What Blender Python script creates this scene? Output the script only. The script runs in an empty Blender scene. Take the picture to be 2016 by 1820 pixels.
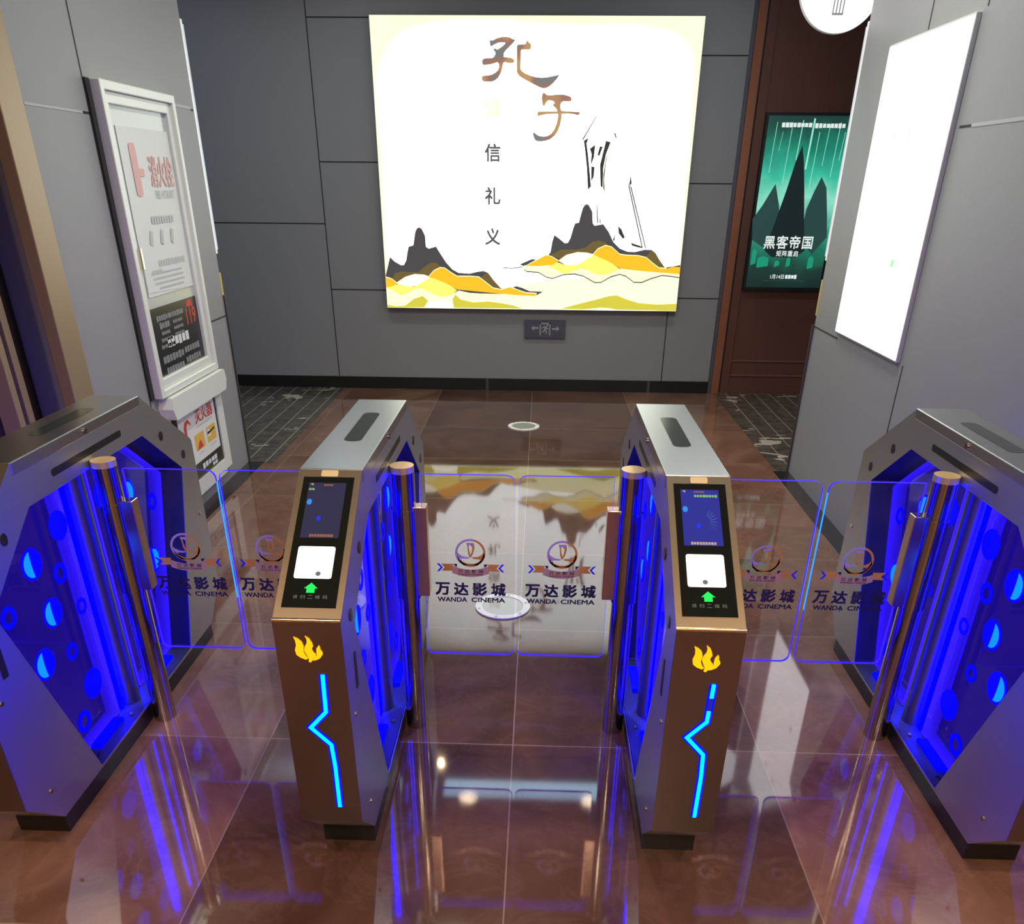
import bpy, bmesh, math, random
from mathutils import Vector, Matrix
from mathutils.geometry import tessellate_polygon
random.seed(4)
SC = bpy.context.scene
COL = SC.collection
R = math.radians

# ------------------------------------------------------------------ camera
cd = bpy.data.cameras.new('camera')
cam = bpy.data.objects.new('camera', cd); COL.objects.link(cam)
cd.sensor_fit = 'HORIZONTAL'; cd.sensor_width = 36.0
cd.lens = 36.0 * 1582.02 / 2016
cd.shift_y = (1245.13 - 910) / 2016
cd.clip_start = 0.02
_p, _y, _r = R(29.2361), R(-1.7123), R(0.5145)
fwd = Vector((math.sin(_y) * math.cos(_p), math.cos(_y) * math.cos(_p), -math.sin(_p)))
rgt = Vector((math.cos(_y), -math.sin(_y), 0)); up = rgt.cross(fwd)
r2 = rgt * math.cos(_r) + up * math.sin(_r); u2 = -rgt * math.sin(_r) + up * math.cos(_r)
m = Matrix((r2, u2, -fwd)).transposed().to_4x4(); m.translation = (0, 0, 1.588)
cam.matrix_world = m
SC.camera = cam
# ------------------------------------------------------------------ world, exposure
w = bpy.data.worlds.new('world'); SC.world = w; w.use_nodes = True
w.node_tree.nodes['Background'].inputs[0].default_value = (.5, .55, .65, 1)
w.node_tree.nodes['Background'].inputs[1].default_value = 0.05
SC.view_settings.view_transform = 'Standard'; SC.view_settings.look = 'None'
SC.view_settings.exposure = 0.0; SC.view_settings.gamma = 1.0; SC.view_settings.use_curve_mapping = False

# ------------------------------------------------------------------ lights of the hall
CEIL = 3.30
def area(name, loc, size, power, color, rot=(0, 0, 0), spread=180):
    l = bpy.data.lights.new(name, 'AREA'); l.shape = 'DISK' if not isinstance(size, tuple) else 'RECTANGLE'
    if isinstance(size, tuple): l.size, l.size_y = size
    else: l.size = size
    l.energy = power; l.color = color; l.spread = R(spread)
    o = bpy.data.objects.new(name, l); COL.objects.link(o); o.location = loc; o.rotation_euler = rot
    return o
DOWN = [(-1.3, .05, 'w'), (1.15, .05, 'w'), (-.55, -1.2, 'w'), (.55, -1.2, 'w'), (-.45, 3.5, 'c'), (.80, 3.5, 'c'), (-2.9, 6.1, 'd'), (-.75, -3.0, 'w'), (.8, -3.0, 'w'), (-.85, 6.08, 'n'), (.90, 5.54, 'n'), (-.55, 3.95, 'm'), (1.05, 3.95, 'm'), (-1.5, 5.9, 'b'), (1.25, 5.9, 'b')]  # the m and b pairs are unseen fill added to brighten the walls
POW = {'w': 33.0, 'c': 16.5, 'n': 1.5, 'm': 15.0, 'b': 12.0, 'd': 6.0}
TINT = {'w': (1, .72, .46), 'c': (.90, .98, .92), 'm': (1, .93, .84), 'b': (.84, .93, 1.0), 'd': (.62, .82, 1.0), 'n': (1, .70, .36)}
for x, y, k in DOWN:
    area('downlight_beam', (x, y, CEIL - .03), .035 if k == 'n' else .16, POW[k], TINT[k], spread=150)

# ------------------------------------------------------------------ materials
MATS = {}
def mat(name, col=(.5, .5, .5), rough=.5, metal=0., emit=None, strength=1., spec=.5, coat=0., bump=None, noise=None):
    if name in MATS: return MATS[name]
    m = bpy.data.materials.new(name); m.use_nodes = True; nt = m.node_tree
    b = nt.nodes['Principled BSDF']
    b.inputs['Base Color'].default_value = (*col, 1); b.inputs['Roughness'].default_value = rough
    b.inputs['Metallic'].default_value = metal; b.inputs['Specular IOR Level'].default_value = spec
    b.inputs['Coat Weight'].default_value = coat
    if emit:
        b.inputs['Emission Color'].default_value = (*emit, 1); b.inputs['Emission Strength'].default_value = strength
    if noise:   # (scale, amount[, stretch vector]) slight colour mottling + roughness variation
        tc = nt.nodes.new('ShaderNodeTexCoord'); mp = nt.nodes.new('ShaderNodeMapping')
        mp.inputs['Scale'].default_value = noise[2] if len(noise) > 2 else (1, 1, 1)
        n = nt.nodes.new('ShaderNodeTexNoise'); n.inputs['Scale'].default_value = noise[0]; n.inputs['Detail'].default_value = 4
        nt.links.new(tc.outputs['Object'], mp.inputs[0]); nt.links.new(mp.outputs[0], n.inputs['Vector'])
        mx = nt.nodes.new('ShaderNodeMix'); mx.data_type = 'RGBA'
        a = noise[1]
        mx.inputs[6].default_value = (*[c * (1 - a) for c in col], 1); mx.inputs[7].default_value = (*[min(1, c * (1 + a)) for c in col], 1)
        nt.links.new(n.outputs['Fac'], mx.inputs[0]); nt.links.new(mx.outputs[2], b.inputs['Base Color'])
        if bump:
            bp_ = nt.nodes.new('ShaderNodeBump'); bp_.inputs['Strength'].default_value = bump; bp_.inputs['Distance'].default_value = .002
            nt.links.new(n.outputs['Fac'], bp_.inputs['Height']); nt.links.new(bp_.outputs[0], b.inputs['Normal'])
    MATS[name] = m; return m
def emis(name, col, s=1., base=(.02, .02, .02)):
    return mat(name, base, .45, 0, col, s, spec=.08)
steel = mat('brushed_steel', (.50, .51, .50), .30, 1., noise=(90, .06, (1, .04, 1)))
steel_side = mat('satin_steel_side', (.50, .51, .50), .40, 1., noise=(120, .06, (1, .04, 1)))
steel_floor = mat('floor_reflection_steel', (.30, .24, .25), .30, 1., noise=(120, .05, (.04, 1, 1)))  # same steel, with the brown floor's reflection put into its colour
steel_warm = mat('gold_reflection_steel', (.42, .34, .25), .42, 1., noise=(120, .05, (.04, 1, 1)))  # steel with the warm gold reflection put into its colour
mirror = mat('polished_steel', (.48, .44, .43), .13, 1.)
copper = mat('rose_steel', (.72, .50, .42), .22, 1.)
black = mat('black_plastic', (.012, .012, .013), .32)
blackg = mat('black_glass', (.010, .012, .011), .08, coat=.3)
winglass = mat('dark_window_glass', (.035, .045, .04), .14)
ivory = mat('ivory_plastic', (.75, .62, .40), .4)
cap_tint = mat('orange_reflection_cap', (.72, .48, .22), .25, .35)  # polished steel cap, the orange it mirrors put into its colour
wall_m = mat('grey_wall_panel', (.27, .27, .265), .48, noise=(60, .03), spec=.35)
groove = mat('dark_groove', (.02, .02, .02), .7)
groove_l = mat('pale_groove', (.40, .40, .38), .5)
brown = mat('brown_laminate', (.13, .052, .034), .38, noise=(6, .12, (8, 8, .5)))
brown_l = mat('copper_brown_trim', (.33, .12, .06), .32, .2)
dark_door = mat('dark_brown_door', (.020, .013, .013), .35)
gold_trim = mat('gold_trim', (.36, .265, .16), .40, .4)
white_frame = mat('white_painted_metal', (.72, .74, .66), .30, noise=(20, .02))
paper = mat('notice_paper', (.72, .74, .68), .6)
ink_red = mat('red_print', (.62, .05, .04), .6)
ink_pink = mat('faded_red_print', (.72, .42, .38), .6)
ink_grey = mat('faded_grey_print', (.52, .53, .50), .6)
ink_white = mat('white_print', (.7, .72, .7), .5)
ink_yellow = mat('yellow_print', (.75, .45, .08), .5)
ink_dim = mat('dim_grey_print', (.20, .21, .21), .5)
navy = mat('navy_vinyl', (.012, .008, .075), .4)
vinyl_blue = mat('glowing_blue_vinyl', (.01, .01, .6), .35, emit=(0, 0, 1), strength=.25)  # vinyl with a faint blue glow put into its colour
foil = mat('gold_foil', (.50, .25, .09), .30, .15)
foil_reflect = mat('violet_reflection_foil', (.36, .30, .74), .30, .15)  # gold foil with its violet reflection put into the colour
ceil_m = mat('ceiling_paint', (.22, .21, .20), .8)
black_trim = mat('black_skirting', (.012, .014, .012), .3)
def blue(name, c, s): return mat(name, (.0, .0, .03), .6, 0, c, s, spec=.1)
led_edge = blue('blue_edge_light', (.04, .012, 1.0), 1.5)
led_bright = blue('cyan_edge_light', (.01, .16, 1.0), 3.0)
led_strip = blue('blue_led_strip', (.0, .0, 1.0), 70.0)
dot_m = blue('blue_dot_light', (.0, .0, 1.0), 2.6)
ring_m = blue('blue_ring_light', (.0, .0, 1.0), 1.1)
dot_c = blue('cyan_dot_light', (.003, .20, 1.0), 1.6)
zig_m = blue('cyan_led_line', (.0, .42, 1.0), 2.6)
zig_d = blue('dim_led_line', (.04, .03, .55), .6)
zig_halo = blue('blue_led_halo', (.0, .003, 1.0), 1.5)
flame_m = emis('amber_led', (1.0, .36, .0), 1.9)
green_m = emis('green_led', (.0, 1.0, .12), 1.0)
white_m = emis('white_scan_light', (1, 1, .97), 2.2)
capt_m = emis('caption_print', (.34, .36, .30), .45)
lcd_off = emis('dim_lcd', (.018, .018, .07), .9)
lcd_on = emis('lit_lcd', (.012, .02, .36), .8)
lcd_cyan = emis('lcd_cyan', (.02, .35, 1), .8); lcd_blue = emis('lcd_blue', (.0, .02, 1), 1.0)
lcd_green = emis('lcd_green', (.25, .60, .18), .8); lcd_pink = emis('lcd_pink', (.62, .42, .36), .8); lcd_red = emis('lcd_red', (.45, .16, .10), .7)
lcd_pale = emis('lcd_pale', (.12, .20, .62), .8)

def edge_lit_acrylic():
    m = bpy.data.materials.new('edge_lit_acrylic'); m.use_nodes = True; nt = m.node_tree
    out = nt.nodes['Material Output']; nt.nodes.remove(nt.nodes['Principled BSDF'])
    t = nt.nodes.new('ShaderNodeBsdfTransparent'); t.inputs[0].default_value = (.62, .55, .88, 1)
    g = nt.nodes.new('ShaderNodeBsdfGlossy'); g.inputs['Roughness'].default_value = .04
    e = nt.nodes.new('ShaderNodeEmission'); e.inputs[0].default_value = (.05, .018, 1, 1); e.inputs[1].default_value = .055
    fr = nt.nodes.new('ShaderNodeFresnel'); fr.inputs[0].default_value = 1.5
    mx = nt.nodes.new('ShaderNodeMixShader'); ad = nt.nodes.new('ShaderNodeAddShader')
    nt.links.new(fr.outputs[0], mx.inputs[0]); nt.links.new(t.outputs[0], mx.inputs[1]); nt.links.new(g.outputs[0], mx.inputs[2])
    nt.links.new(mx.outputs[0], ad.inputs[0]); nt.links.new(e.outputs[0], ad.inputs[1]); nt.links.new(ad.outputs[0], out.inputs[0])
    return m
acr = edge_lit_acrylic()
def clear_glass():
    m = bpy.data.materials.new('clear_acrylic'); m.use_nodes = True; nt = m.node_tree
    out = nt.nodes['Material Output']; nt.nodes.remove(nt.nodes['Principled BSDF'])
    t = nt.nodes.new('ShaderNodeBsdfTransparent'); t.inputs[0].default_value = (.95, .95, .985, 1)
    g = nt.nodes.new('ShaderNodeBsdfGlossy'); g.inputs['Roughness'].default_value = .02
    fr = nt.nodes.new('ShaderNodeFresnel'); fr.inputs[0].default_value = 1.45
    mx = nt.nodes.new('ShaderNodeMixShader')
    nt.links.new(fr.outputs[0], mx.inputs[0]); nt.links.new(t.outputs[0], mx.inputs[1]); nt.links.new(g.outputs[0], mx.inputs[2]); nt.links.new(mx.outputs[0], out.inputs[0])
    return m
glass = clear_glass()

# ------------------------------------------------------------------ mesh helpers
class MB:
    """collects shapes (with a material each) and links them as ONE mesh object"""
    def __init__(s): s.bm = bmesh.new(); s.ms = []
    def mi(s, m):
        if m not in s.ms: s.ms.append(m)
        return s.ms.index(m)
    def face(s, vs, m, smooth=False):
        try: f = s.bm.faces.new(vs)
        except ValueError: return None
        f.material_index = s.mi(m); f.smooth = smooth; return f
    def box(s, x0, x1, y0, y1, z0, z1, m):
        v = [s.bm.verts.new(p) for p in ((x0, y0, z0), (x1, y0, z0), (x1, y1, z0), (x0, y1, z0), (x0, y0, z1), (x1, y0, z1), (x1, y1, z1), (x0, y1, z1))]
        for q in ((3, 2, 1, 0), (4, 5, 6, 7), (0, 1, 5, 4), (1, 2, 6, 5), (2, 3, 7, 6), (3, 0, 4, 7)): s.face([v[i] for i in q], m)
        return s
    def obox(s, o, ux, uy, uz, a, b, c, m):   # oriented box: ranges a,b,c along unit axes from o
        v = []
        for k in c:
            for (i, j) in ((a[0], b[0]), (a[1], b[0]), (a[1], b[1]), (a[0], b[1])): v.append(s.bm.verts.new(o + ux * i + uy * j + uz * k))
        for q in ((3, 2, 1, 0), (4, 5, 6, 7), (0, 1, 5, 4), (1, 2, 6, 5), (2, 3, 7, 6), (3, 0, 4, 7)): s.face([v[i] for i in q], m)
        return s
    def prism(s, pts, f, d0, d1, m, mside=None, holes=()):
        """polygon pts (a,b) with optional holes, extruded between depths d0,d1; f(a,b,d) -> 3-D point"""
        loops = [pts] + list(holes)
        flat = [p for l in loops for p in l]
        tris = tessellate_polygon([[Vector((a, b, 0)) for a, b in l] for l in loops])
        for d, fl in ((d0, True), (d1, False)):
            v = [s.bm.verts.new(f(a, b, d)) for a, b in flat]
            for t in tris: s.face([v[i] for i in (t if not fl else t[::-1])], m)
        for l in loops:
            n = len(l)
            v0 = [s.bm.verts.new(f(a, b, d0)) for a, b in l]; v1 = [s.bm.verts.new(f(a, b, d1)) for a, b in l]
            for i in range(n):
                j = (i + 1) % n; s.face([v0[i], v0[j], v1[j], v1[i]], mside or m)
        return s
    def poly(s, pts, f, m):
        tris = tessellate_polygon([[Vector((a, b, 0)) for a, b in pts]])
        v = [s.bm.verts.new(f(a, b)) for a, b in pts]
        for t in tris: s.face([v[i] for i in t], m)
        return s
    def cyl(s, c, r, d0, d1, m, axis='z', n=32, mcap=None, r1=None):
        r1 = r if r1 is None else r1
        def P(a, d, rr):
            q = (rr * math.cos(a), rr * math.sin(a))
            return {'z': (c[0] + q[0], c[1] + q[1], d), 'y': (c[0] + q[0], d, c[1] + q[1]), 'x': (d, c[0] + q[0], c[1] + q[1])}[axis]
        A = [2 * math.pi * i / n for i in range(n)]
        v0 = [s.bm.verts.new(P(a, d0, r)) for a in A]; v1 = [s.bm.verts.new(P(a, d1, r1)) for a in A]
        for i in range(n): s.face([v0[i], v0[(i + 1) % n], v1[(i + 1) % n], v1[i]], m, True)
        c0 = [s.bm.verts.new(P(a, d0, r)) for a in A]; c1 = [s.bm.verts.new(P(a, d1, r1)) for a in A]
        s.face(c0[::-1], mcap or m); s.face(c1, mcap or m); return s
    def ring(s, r0, r1, f, d0, d1, m, n=32):
        o = [(r1 * math.cos(2 * math.pi * i / n), r1 * math.sin(2 * math.pi * i / n)) for i in range(n)]
        h = [(r0 * math.cos(2 * math.pi * i / n), r0 * math.sin(2 * math.pi * i / n)) for i in range(n)]
        return s.prism(o, f, d0, d1, m, holes=[h])
    def build(s, name, parent=None, bevel=0, seg=2, normals=True):
        bm = s.bm
        if bevel: bmesh.ops.remove_doubles(bm, verts=bm.verts, dist=1e-6)
        if normals: bmesh.ops.recalc_face_normals(bm, faces=bm.faces)
        me = bpy.data.meshes.new(name); bm.to_mesh(me); bm.free()
        for m in s.ms: me.materials.append(m)
        o = bpy.data.objects.new(name, me); COL.objects.link(o)
        if parent: o.parent = parent
        if bevel:
            md = o.modifiers.new('bevel', 'BEVEL'); md.width = bevel; md.segments = seg; md.limit_method = 'ANGLE'; md.angle_limit = R(50)
        return o
def empty(name, loc):
    o = bpy.data.objects.new(name, None); o.empty_display_size = .1; COL.objects.link(o); o.location = loc; return o
def tag(o, label, cat, group=None):
    o['label'] = label; o['category'] = cat
    if group: o['group'] = group
    return o
def struct(o): o['kind'] = 'structure'; return o
def XZ(y): return lambda a, b, d=0: (a, y - d, b)          # panel facing -y
def rounded(pts, rad, n=5):
    """round the corners of a polygon; rad is a number or list"""
    out = []; N = len(pts)
    for i, p in enumerate(pts):
        r = rad[i] if isinstance(rad, (list, tuple)) else rad
        P = Vector(p); A = Vector(pts[i - 1]); B = Vector(pts[(i + 1) % N])
        if r <= 0: out.append(tuple(p)); continue
        a = (A - P).normalized(); b = (B - P).normalized()
        ang = a.angle(b); d = min(r / math.tan(ang / 2), (A - P).length * .49, (B - P).length * .49)
        p0 = P + a * d; p1 = P + b * d
        for k in range(n + 1):
            t = k / n; q = p0 * (1 - t) ** 2 + P * 2 * t * (1 - t) + p1 * t * t
            out.append((q.x, q.y))
    return out
def rrect(x0, x1, z0, z1, r, n=5): return rounded([(x0, z0), (x1, z0), (x1, z1), (x0, z1)], r, n)
def ribbon_poly(line, w):
    L = [Vector(p) for p in line]; left = []; right = []
    for i, p in enumerate(L):
        d0 = (L[i] - L[i - 1]).normalized() if i else None; d1 = (L[i + 1] - L[i]).normalized() if i < len(L) - 1 else None
        if d0 is None: n = Vector((-d1.y, d1.x)); k = 1
        elif d1 is None: n = Vector((-d0.y, d0.x)); k = 1
        else:
            t = (d0 + d1).normalized(); n = Vector((-t.y, t.x)); k = 1 / max(.35, n.dot(Vector((-d0.y, d0.x))))
        left.append(tuple(p + n * w / 2 * k)); right.append(tuple(p - n * w / 2 * k))
    return left + right[::-1]
def text_tris(txt, bold=0.0, spacing=1.0):
    cu = bpy.data.curves.new('t', 'FONT'); cu.body = txt; cu.size = 1; cu.offset = bold; cu.resolution_u = 3; cu.space_character = spacing
    o = bpy.data.objects.new('t', cu); COL.objects.link(o)
    dg = bpy.context.evaluated_depsgraph_get(); dg.update()
    me = bpy.data.meshes.new_from_object(o.evaluated_get(dg))
    V = [(v.co.x, v.co.y) for v in me.vertices]; F = [tuple(p.vertices) for p in me.polygons]
    bpy.data.objects.remove(o); bpy.data.curves.remove(cu); bpy.data.meshes.remove(me)
    return V, F
def add_text(mb, txt, f, cx, cy, w, h, m, bold=0., spacing=1., keep=False):
    """lettering fitted into a w x h box centred on (cx,cy) of the surface f(a,b)"""
    V, F = text_tris(txt, 0, spacing)
    if not V: return
    x0, x1 = min(v[0] for v in V), max(v[0] for v in V); y0, y1 = min(v[1] for v in V), max(v[1] for v in V)
    sx = w / (x1 - x0); sy = h / max(1e-6, y1 - y0)
    if keep: sx = sy = min(sx, sy)
    o = bold * h
    nr = (Vector(f(1, 0)) - Vector(f(0, 0))).cross(Vector(f(0, 1)) - Vector(f(0, 0))).normalized()
    for k, (dx, dy) in enumerate(((0, 0),) if not bold else ((-o, -o), (o, -o), (-o, o), (o, o))):
        vs = [mb.bm.verts.new(Vector(f(cx + dx + (a - (x0 + x1) / 2) * sx, cy + dy + (b - (y0 + y1) / 2) * sy)) + nr * (.00015 * k)) for a, b in V]
        for q in F: mb.face([vs[i] for i in q], m)
def bars(mb, f, cx, cy, w, h, n, m, seed=1):
    """a line of print too small to read: n short blocks"""
    rr = random.Random(seed); p = w / n
    for i in range(n):
        a0 = cx - w / 2 + i * p + p * .08; a1 = a0 + p * (.78 + .1 * rr.random()); hh = h * (.75 + .25 * rr.random())
        mb.poly([(a0, cy - hh / 2), (a1, cy - hh / 2), (a1, cy + hh / 2), (a0, cy + hh / 2)], f, m)

# ================================================================== SETTING
XL, XR, YC, YW = -1.859, 1.593, 5.0, 7.18
# ---- floor
def floor_mat():
    m = bpy.data.materials.new('polished_marble_tiles'); m.use_nodes = True; nt = m.node_tree; N = nt.nodes.new; L = nt.links.new
    b = nt.nodes['Principled BSDF']
    tc = N('ShaderNodeTexCoord'); sep = N('ShaderNodeSeparateXYZ'); L(tc.outputs['Object'], sep.inputs[0])
    def math_(op, a, b_=None, c=None):
        n = N('ShaderNodeMath'); n.operation = op
        for i, v in enumerate((a, b_, c)):
            if v is None: continue
            if isinstance(v, (int, float)): n.inputs[i].default_value = v
            else: L(v, n.inputs[i])
        return n.outputs[0]
    X, Y = sep.outputs[0], sep.outputs[1]
    tx = math_('DIVIDE', math_('ADD', X, .0562 + 7.9), .79); ty = math_('DIVIDE', math_('ADD', Y, 7.68 - 2.089), .768)
    def seam(t, wd):
        fr = math_('FRACT', t); d = math_('MINIMUM', fr, math_('SUBTRACT', 1.0, fr)); return math_('LESS_THAN', d, wd)
    sm = math_('MAXIMUM', seam(tx, .0026), seam(ty, .0026))
    cell = N('ShaderNodeCombineXYZ'); L(math_('FLOOR', tx), cell.inputs[0]); L(math_('FLOOR', ty), cell.inputs[1])
    wn = N('ShaderNodeTexWhiteNoise'); L(cell.outputs[0], wn.inputs['Vector'])
    # veins, different on every tile
    off = N('ShaderNodeVectorMath'); off.operation = 'MULTIPLY_ADD'; L(wn.outputs['Color'], off.inputs[0]); off.inputs[1].default_value = (9, 9, 9); L(tc.outputs['Object'], off.inputs[2])
    n1 = N('ShaderNodeTexNoise'); n1.inputs['Scale'].default_value = 2.2; n1.inputs['Detail'].default_value = 7; n1.inputs['Distortion'].default_value = .9; L(off.outputs[0], n1.inputs['Vector'])
    n2 = N('ShaderNodeTexNoise'); n2.inputs['Scale'].default_value = 5; n2.inputs['Detail'].default_value = 9; n2.inputs['Roughness'].default_value = .62; n2.inputs['Distortion'].default_value = 1.6; L(off.outputs[0], n2.inputs['Vector'])
    cr = N('ShaderNodeValToRGB'); cr.color_ramp.elements[0].position = .3; cr.color_ramp.elements[1].position = .72
    cr.color_ramp.elements[0].color = (.105, .047, .028, 1); cr.color_ramp.elements[1].color = (.225, .115, .075, 1); L(n1.outputs['Fac'], cr.inputs[0])
    v = math_('ABSOLUTE', math_('SUBTRACT', n2.outputs['Fac'], .5)); vein = math_('MULTIPLY', math_('SUBTRACT', 1.0, math_('MINIMUM', math_('MULTIPLY', v, 22.0), 1.0)), .13)
    mx = N('ShaderNodeMix'); mx.data_type = 'RGBA'; L(vein, mx.inputs[0]); L(cr.outputs[0], mx.inputs[6]); mx.inputs[7].default_value = (.33, .20, .15, 1)
    # the two middle columns of tiles are a darker stone; every tile a little different
    mid = math_('LESS_THAN', math_('ABSOLUTE', math_('ADD', X, .056)), .79)
    tone = math_('MULTIPLY', math_('SUBTRACT', 1.0, math_('MULTIPLY', mid, .45)), math_('ADD', .88, math_('MULTIPLY', wn.outputs['Value'], .24)))
    vm = N('ShaderNodeVectorMath'); vm.operation = 'SCALE'; L(mx.outputs[2], vm.inputs[0]); L(tone, vm.inputs['Scale'])
    mx2 = N('ShaderNodeMix'); mx2.data_type = 'RGBA'; L(sm, mx2.inputs[0]); L(vm.outputs[0], mx2.inputs[6]); mx2.inputs[7].default_value = (.24, .165, .12, 1)
    L(mx2.outputs[2], b.inputs['Base Color'])
    b.inputs['Roughness'].default_value = .045; b.inputs['IOR'].default_value = 1.70
    rg = math_('ADD', .03, math_('MULTIPLY', n2.outputs['Fac'], .04)); L(rg, b.inputs['Roughness'])
    return m
def strip_mat():
    m = bpy.data.materials.new('dark_marble_strips'); m.use_nodes = True; nt = m.node_tree; N = nt.nodes.new; L = nt.links.new
    b = nt.nodes['Principled BSDF']; tc = N('ShaderNodeTexCoord'); sep = N('ShaderNodeSeparateXYZ'); L(tc.outputs['Object'], sep.inputs[0])
    def math_(op, a, b_=None):
        n = N('ShaderNodeMath'); n.operation = op
        for i, v in enumerate((a, b_)):
            if v is None: continue
            if isinstance(v, (int, float)): n.inputs[i].default_value = v
            else: L(v, n.inputs[i])
        return n.outputs[0]
    t = math_('DIVIDE', math_('ADD', sep.outputs[0], 10.0), .125); fr = math_('FRACT', t)
    seam = math_('LESS_THAN', math_('MINIMUM', fr, math_('SUBTRACT', 1.0, fr)), .035)
    n = N('ShaderNodeTexNoise'); n.inputs['Scale'].default_value = 3.1; n.inputs['Detail'].default_value = 6; n.inputs['Roughness'].default_value = .55; n.inputs['Distortion'].default_value = .5
    mp = N('ShaderNodeMapping'); mp.inputs['Scale'].default_value = (.9, 1.6, 1); L(tc.outputs['Object'], mp.inputs[0]); L(mp.outputs[0], n.inputs['Vector'])
    chips = math_('GREATER_THAN', n.outputs['Fac'], .615)
    n3 = N('ShaderNodeTexNoise'); n3.inputs['Scale'].default_value = 14; n3.inputs['Detail'].default_value = 6; L(tc.outputs['Object'], n3.inputs['Vector'])
    cr = N('ShaderNodeValToRGB'); cr.color_ramp.elements[0].position = .35; cr.color_ramp.elements[1].position = .75
    cr.color_ramp.elements[0].color = (.045, .038, .032, 1); cr.color_ramp.elements[1].color = (.12, .10, .08, 1); L(n3.outputs['Fac'], cr.inputs[0])
    mx = N('ShaderNodeMix'); mx.data_type = 'RGBA'; L(seam, mx.inputs[0]); L(cr.outputs[0], mx.inputs[6]); mx.inputs[7].default_value = (.26, .22, .17, 1)
    mx2 = N('ShaderNodeMix'); mx2.data_type = 'RGBA'; L(chips, mx2.inputs[0]); L(mx.outputs[2], mx2.inputs[6]); mx2.inputs[7].default_value = (.42, .37, .30, 1)
    L(mx2.outputs[2], b.inputs['Base Color']); b.inputs['Roughness'].default_value = .22
    return m
struct(MB().box(-6, 4.5, -4, 7.6, -.05, 0, floor_mat()).build('floor'))
sm_ = strip_mat()
o = struct(MB().box(-5.5, -1.70, YC, YW, 0, .002, sm_).build('floor_left'))
o = struct(MB().box(1.515, 4.3, YC, YW, 0, .002, sm_).build('floor_right'))
# dark border tiles along the foot of both side walls
struct(MB().box(XL - .02, -1.757, 1.0, YC, 0, .004, mat('black_border_tile', (.016, .015, .017), .16)).build('trim_1'))
struct(MB().box(1.497, XR + .02, .2, YC, 0, .004, MATS['black_border_tile']).build('trim_2'))

# ---- back wall (grey panels with dark joints)
WX1 = 1.462
mb = MB().box(-6, WX1, YW, YW + .25, 0, CEIL, wall_m)
mb.box(WX1, WX1 + .035, YW + .03, YW + .25, 0, CEIL, mat('wall_edge_return', (.10, .11, .13), .4))  # narrow blue-grey return at the wall's end
def gv(x, z0, z1, wd=.008): mb.box(x - wd / 2, x + wd / 2, YW - .0015, YW, z0, z1, groove)
def gh(z, x0, x1, wd=.008): mb.box(x0, x1, YW - .0015, YW, z - wd / 2, z + wd / 2, groove)
gv(-1.745, .1, CEIL); gh(1.288, -6, -1.745); gh(2.75, -6, -1.745)
for z in (.80, 1.718, 2.62): gh(z, -1.745, -1.24)
for z in (.765, 1.593, 2.405): gh(z, 1.09, WX1)
gv(1.058, .1, .66); gh(.80, -1.3, -1.2)
struct(mb.build('wall_back'))
mb = MB().box(-6, WX1, YW - .015, YW, 0, .098, black_trim)
for x in (-.45, .95): mb.box(x - .012, x + .012, YW - .017, YW - .015, .0, .098, mat('skirting_joint', (.07, .06, .04), .4))
struct(mb.build('baseboard_back'))
# brown pilaster and brown panelled bay behind the right wall
mb = MB().box(WX1 + .035, 1.56, YW + .0, YW + .3, 0, CEIL, brown_l)
mb.box(1.56, 1.575, YW + .03, YW + .3, 0, CEIL, groove)
mb.box(1.575, 1.64, YW + .01, YW + .3, 0, CEIL, brown)
mb.box(1.64, 4.5, YW + .03, YW + .3, 0, CEIL, brown)
for z in (.15, .27): mb.box(1.64, 4.5, YW + .022, YW + .03, z - .006, z + .006, mat('brown_bead', (.20, .085, .055), .4))
mb.box(1.64, 4.5, YW + .015, YW + .03, 0, .05, brown)
struct(mb.build('wall_brown_bay'))

# ---- side walls (the ends of two blocks the passage runs between)
mb = MB().box(-2.6, XL, 3.34, YC, 0, CEIL, wall_m)
def lv(y, z0, z1, m=groove, wd=.008): mb.box(XL, XL + .0015, y - wd / 2, y + wd / 2, z0, z1, m)
def lh(z, y0, y1, m=groove, wd=.008): mb.box(XL, XL + .0015, y0, y1, z - wd / 2, z + wd / 2, m)
lv(3.835, 0, CEIL); lh(1.822, 3.36, 3.79, groove_l); lh(1.822, 3.78, 3.84); lh(1.915, 4.64, 4.955, groove_l, .012); lh(1.908, 4.955, 4.99); lh(.888, 4.63, 5.0)
struct(mb.build('wall_left'))
mb = MB().box(XR, 3.2, -4, YC, 0, CEIL, wall_m)
def rv(y, z0, z1, m=groove, wd=.008): mb.box(XR - .0015, XR, y - wd / 2, y + wd / 2, z0, z1, m)
def rh(z, y0, y1, m=groove, wd=.008): mb.box(XR - .0015, XR, y0, y1, z - wd / 2, z + wd / 2, m)
rv(3.70, 0, .90); rv(4.22, 2.16, CEIL); rv(3.70, 2.16, CEIL); rh(1.788, 2.2, 3.60, groove_l, .012); rh(1.788, 3.60, 3.70); rh(.872, 4.58, 5.0)
struct(mb.build('wall_right'))
mb = MB().box(XR - .012, XR, 5.0, 5.0 + .012, 0, .88, mat('dark_corner', (.05, .045, .045), .4))
struct(mb.build('trim_3'))
struct(MB().box(XL - .005, XL + .010, 5.0, 5.012, 0, 1.0, MATS['dark_corner']).build('trim_4'))
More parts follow.
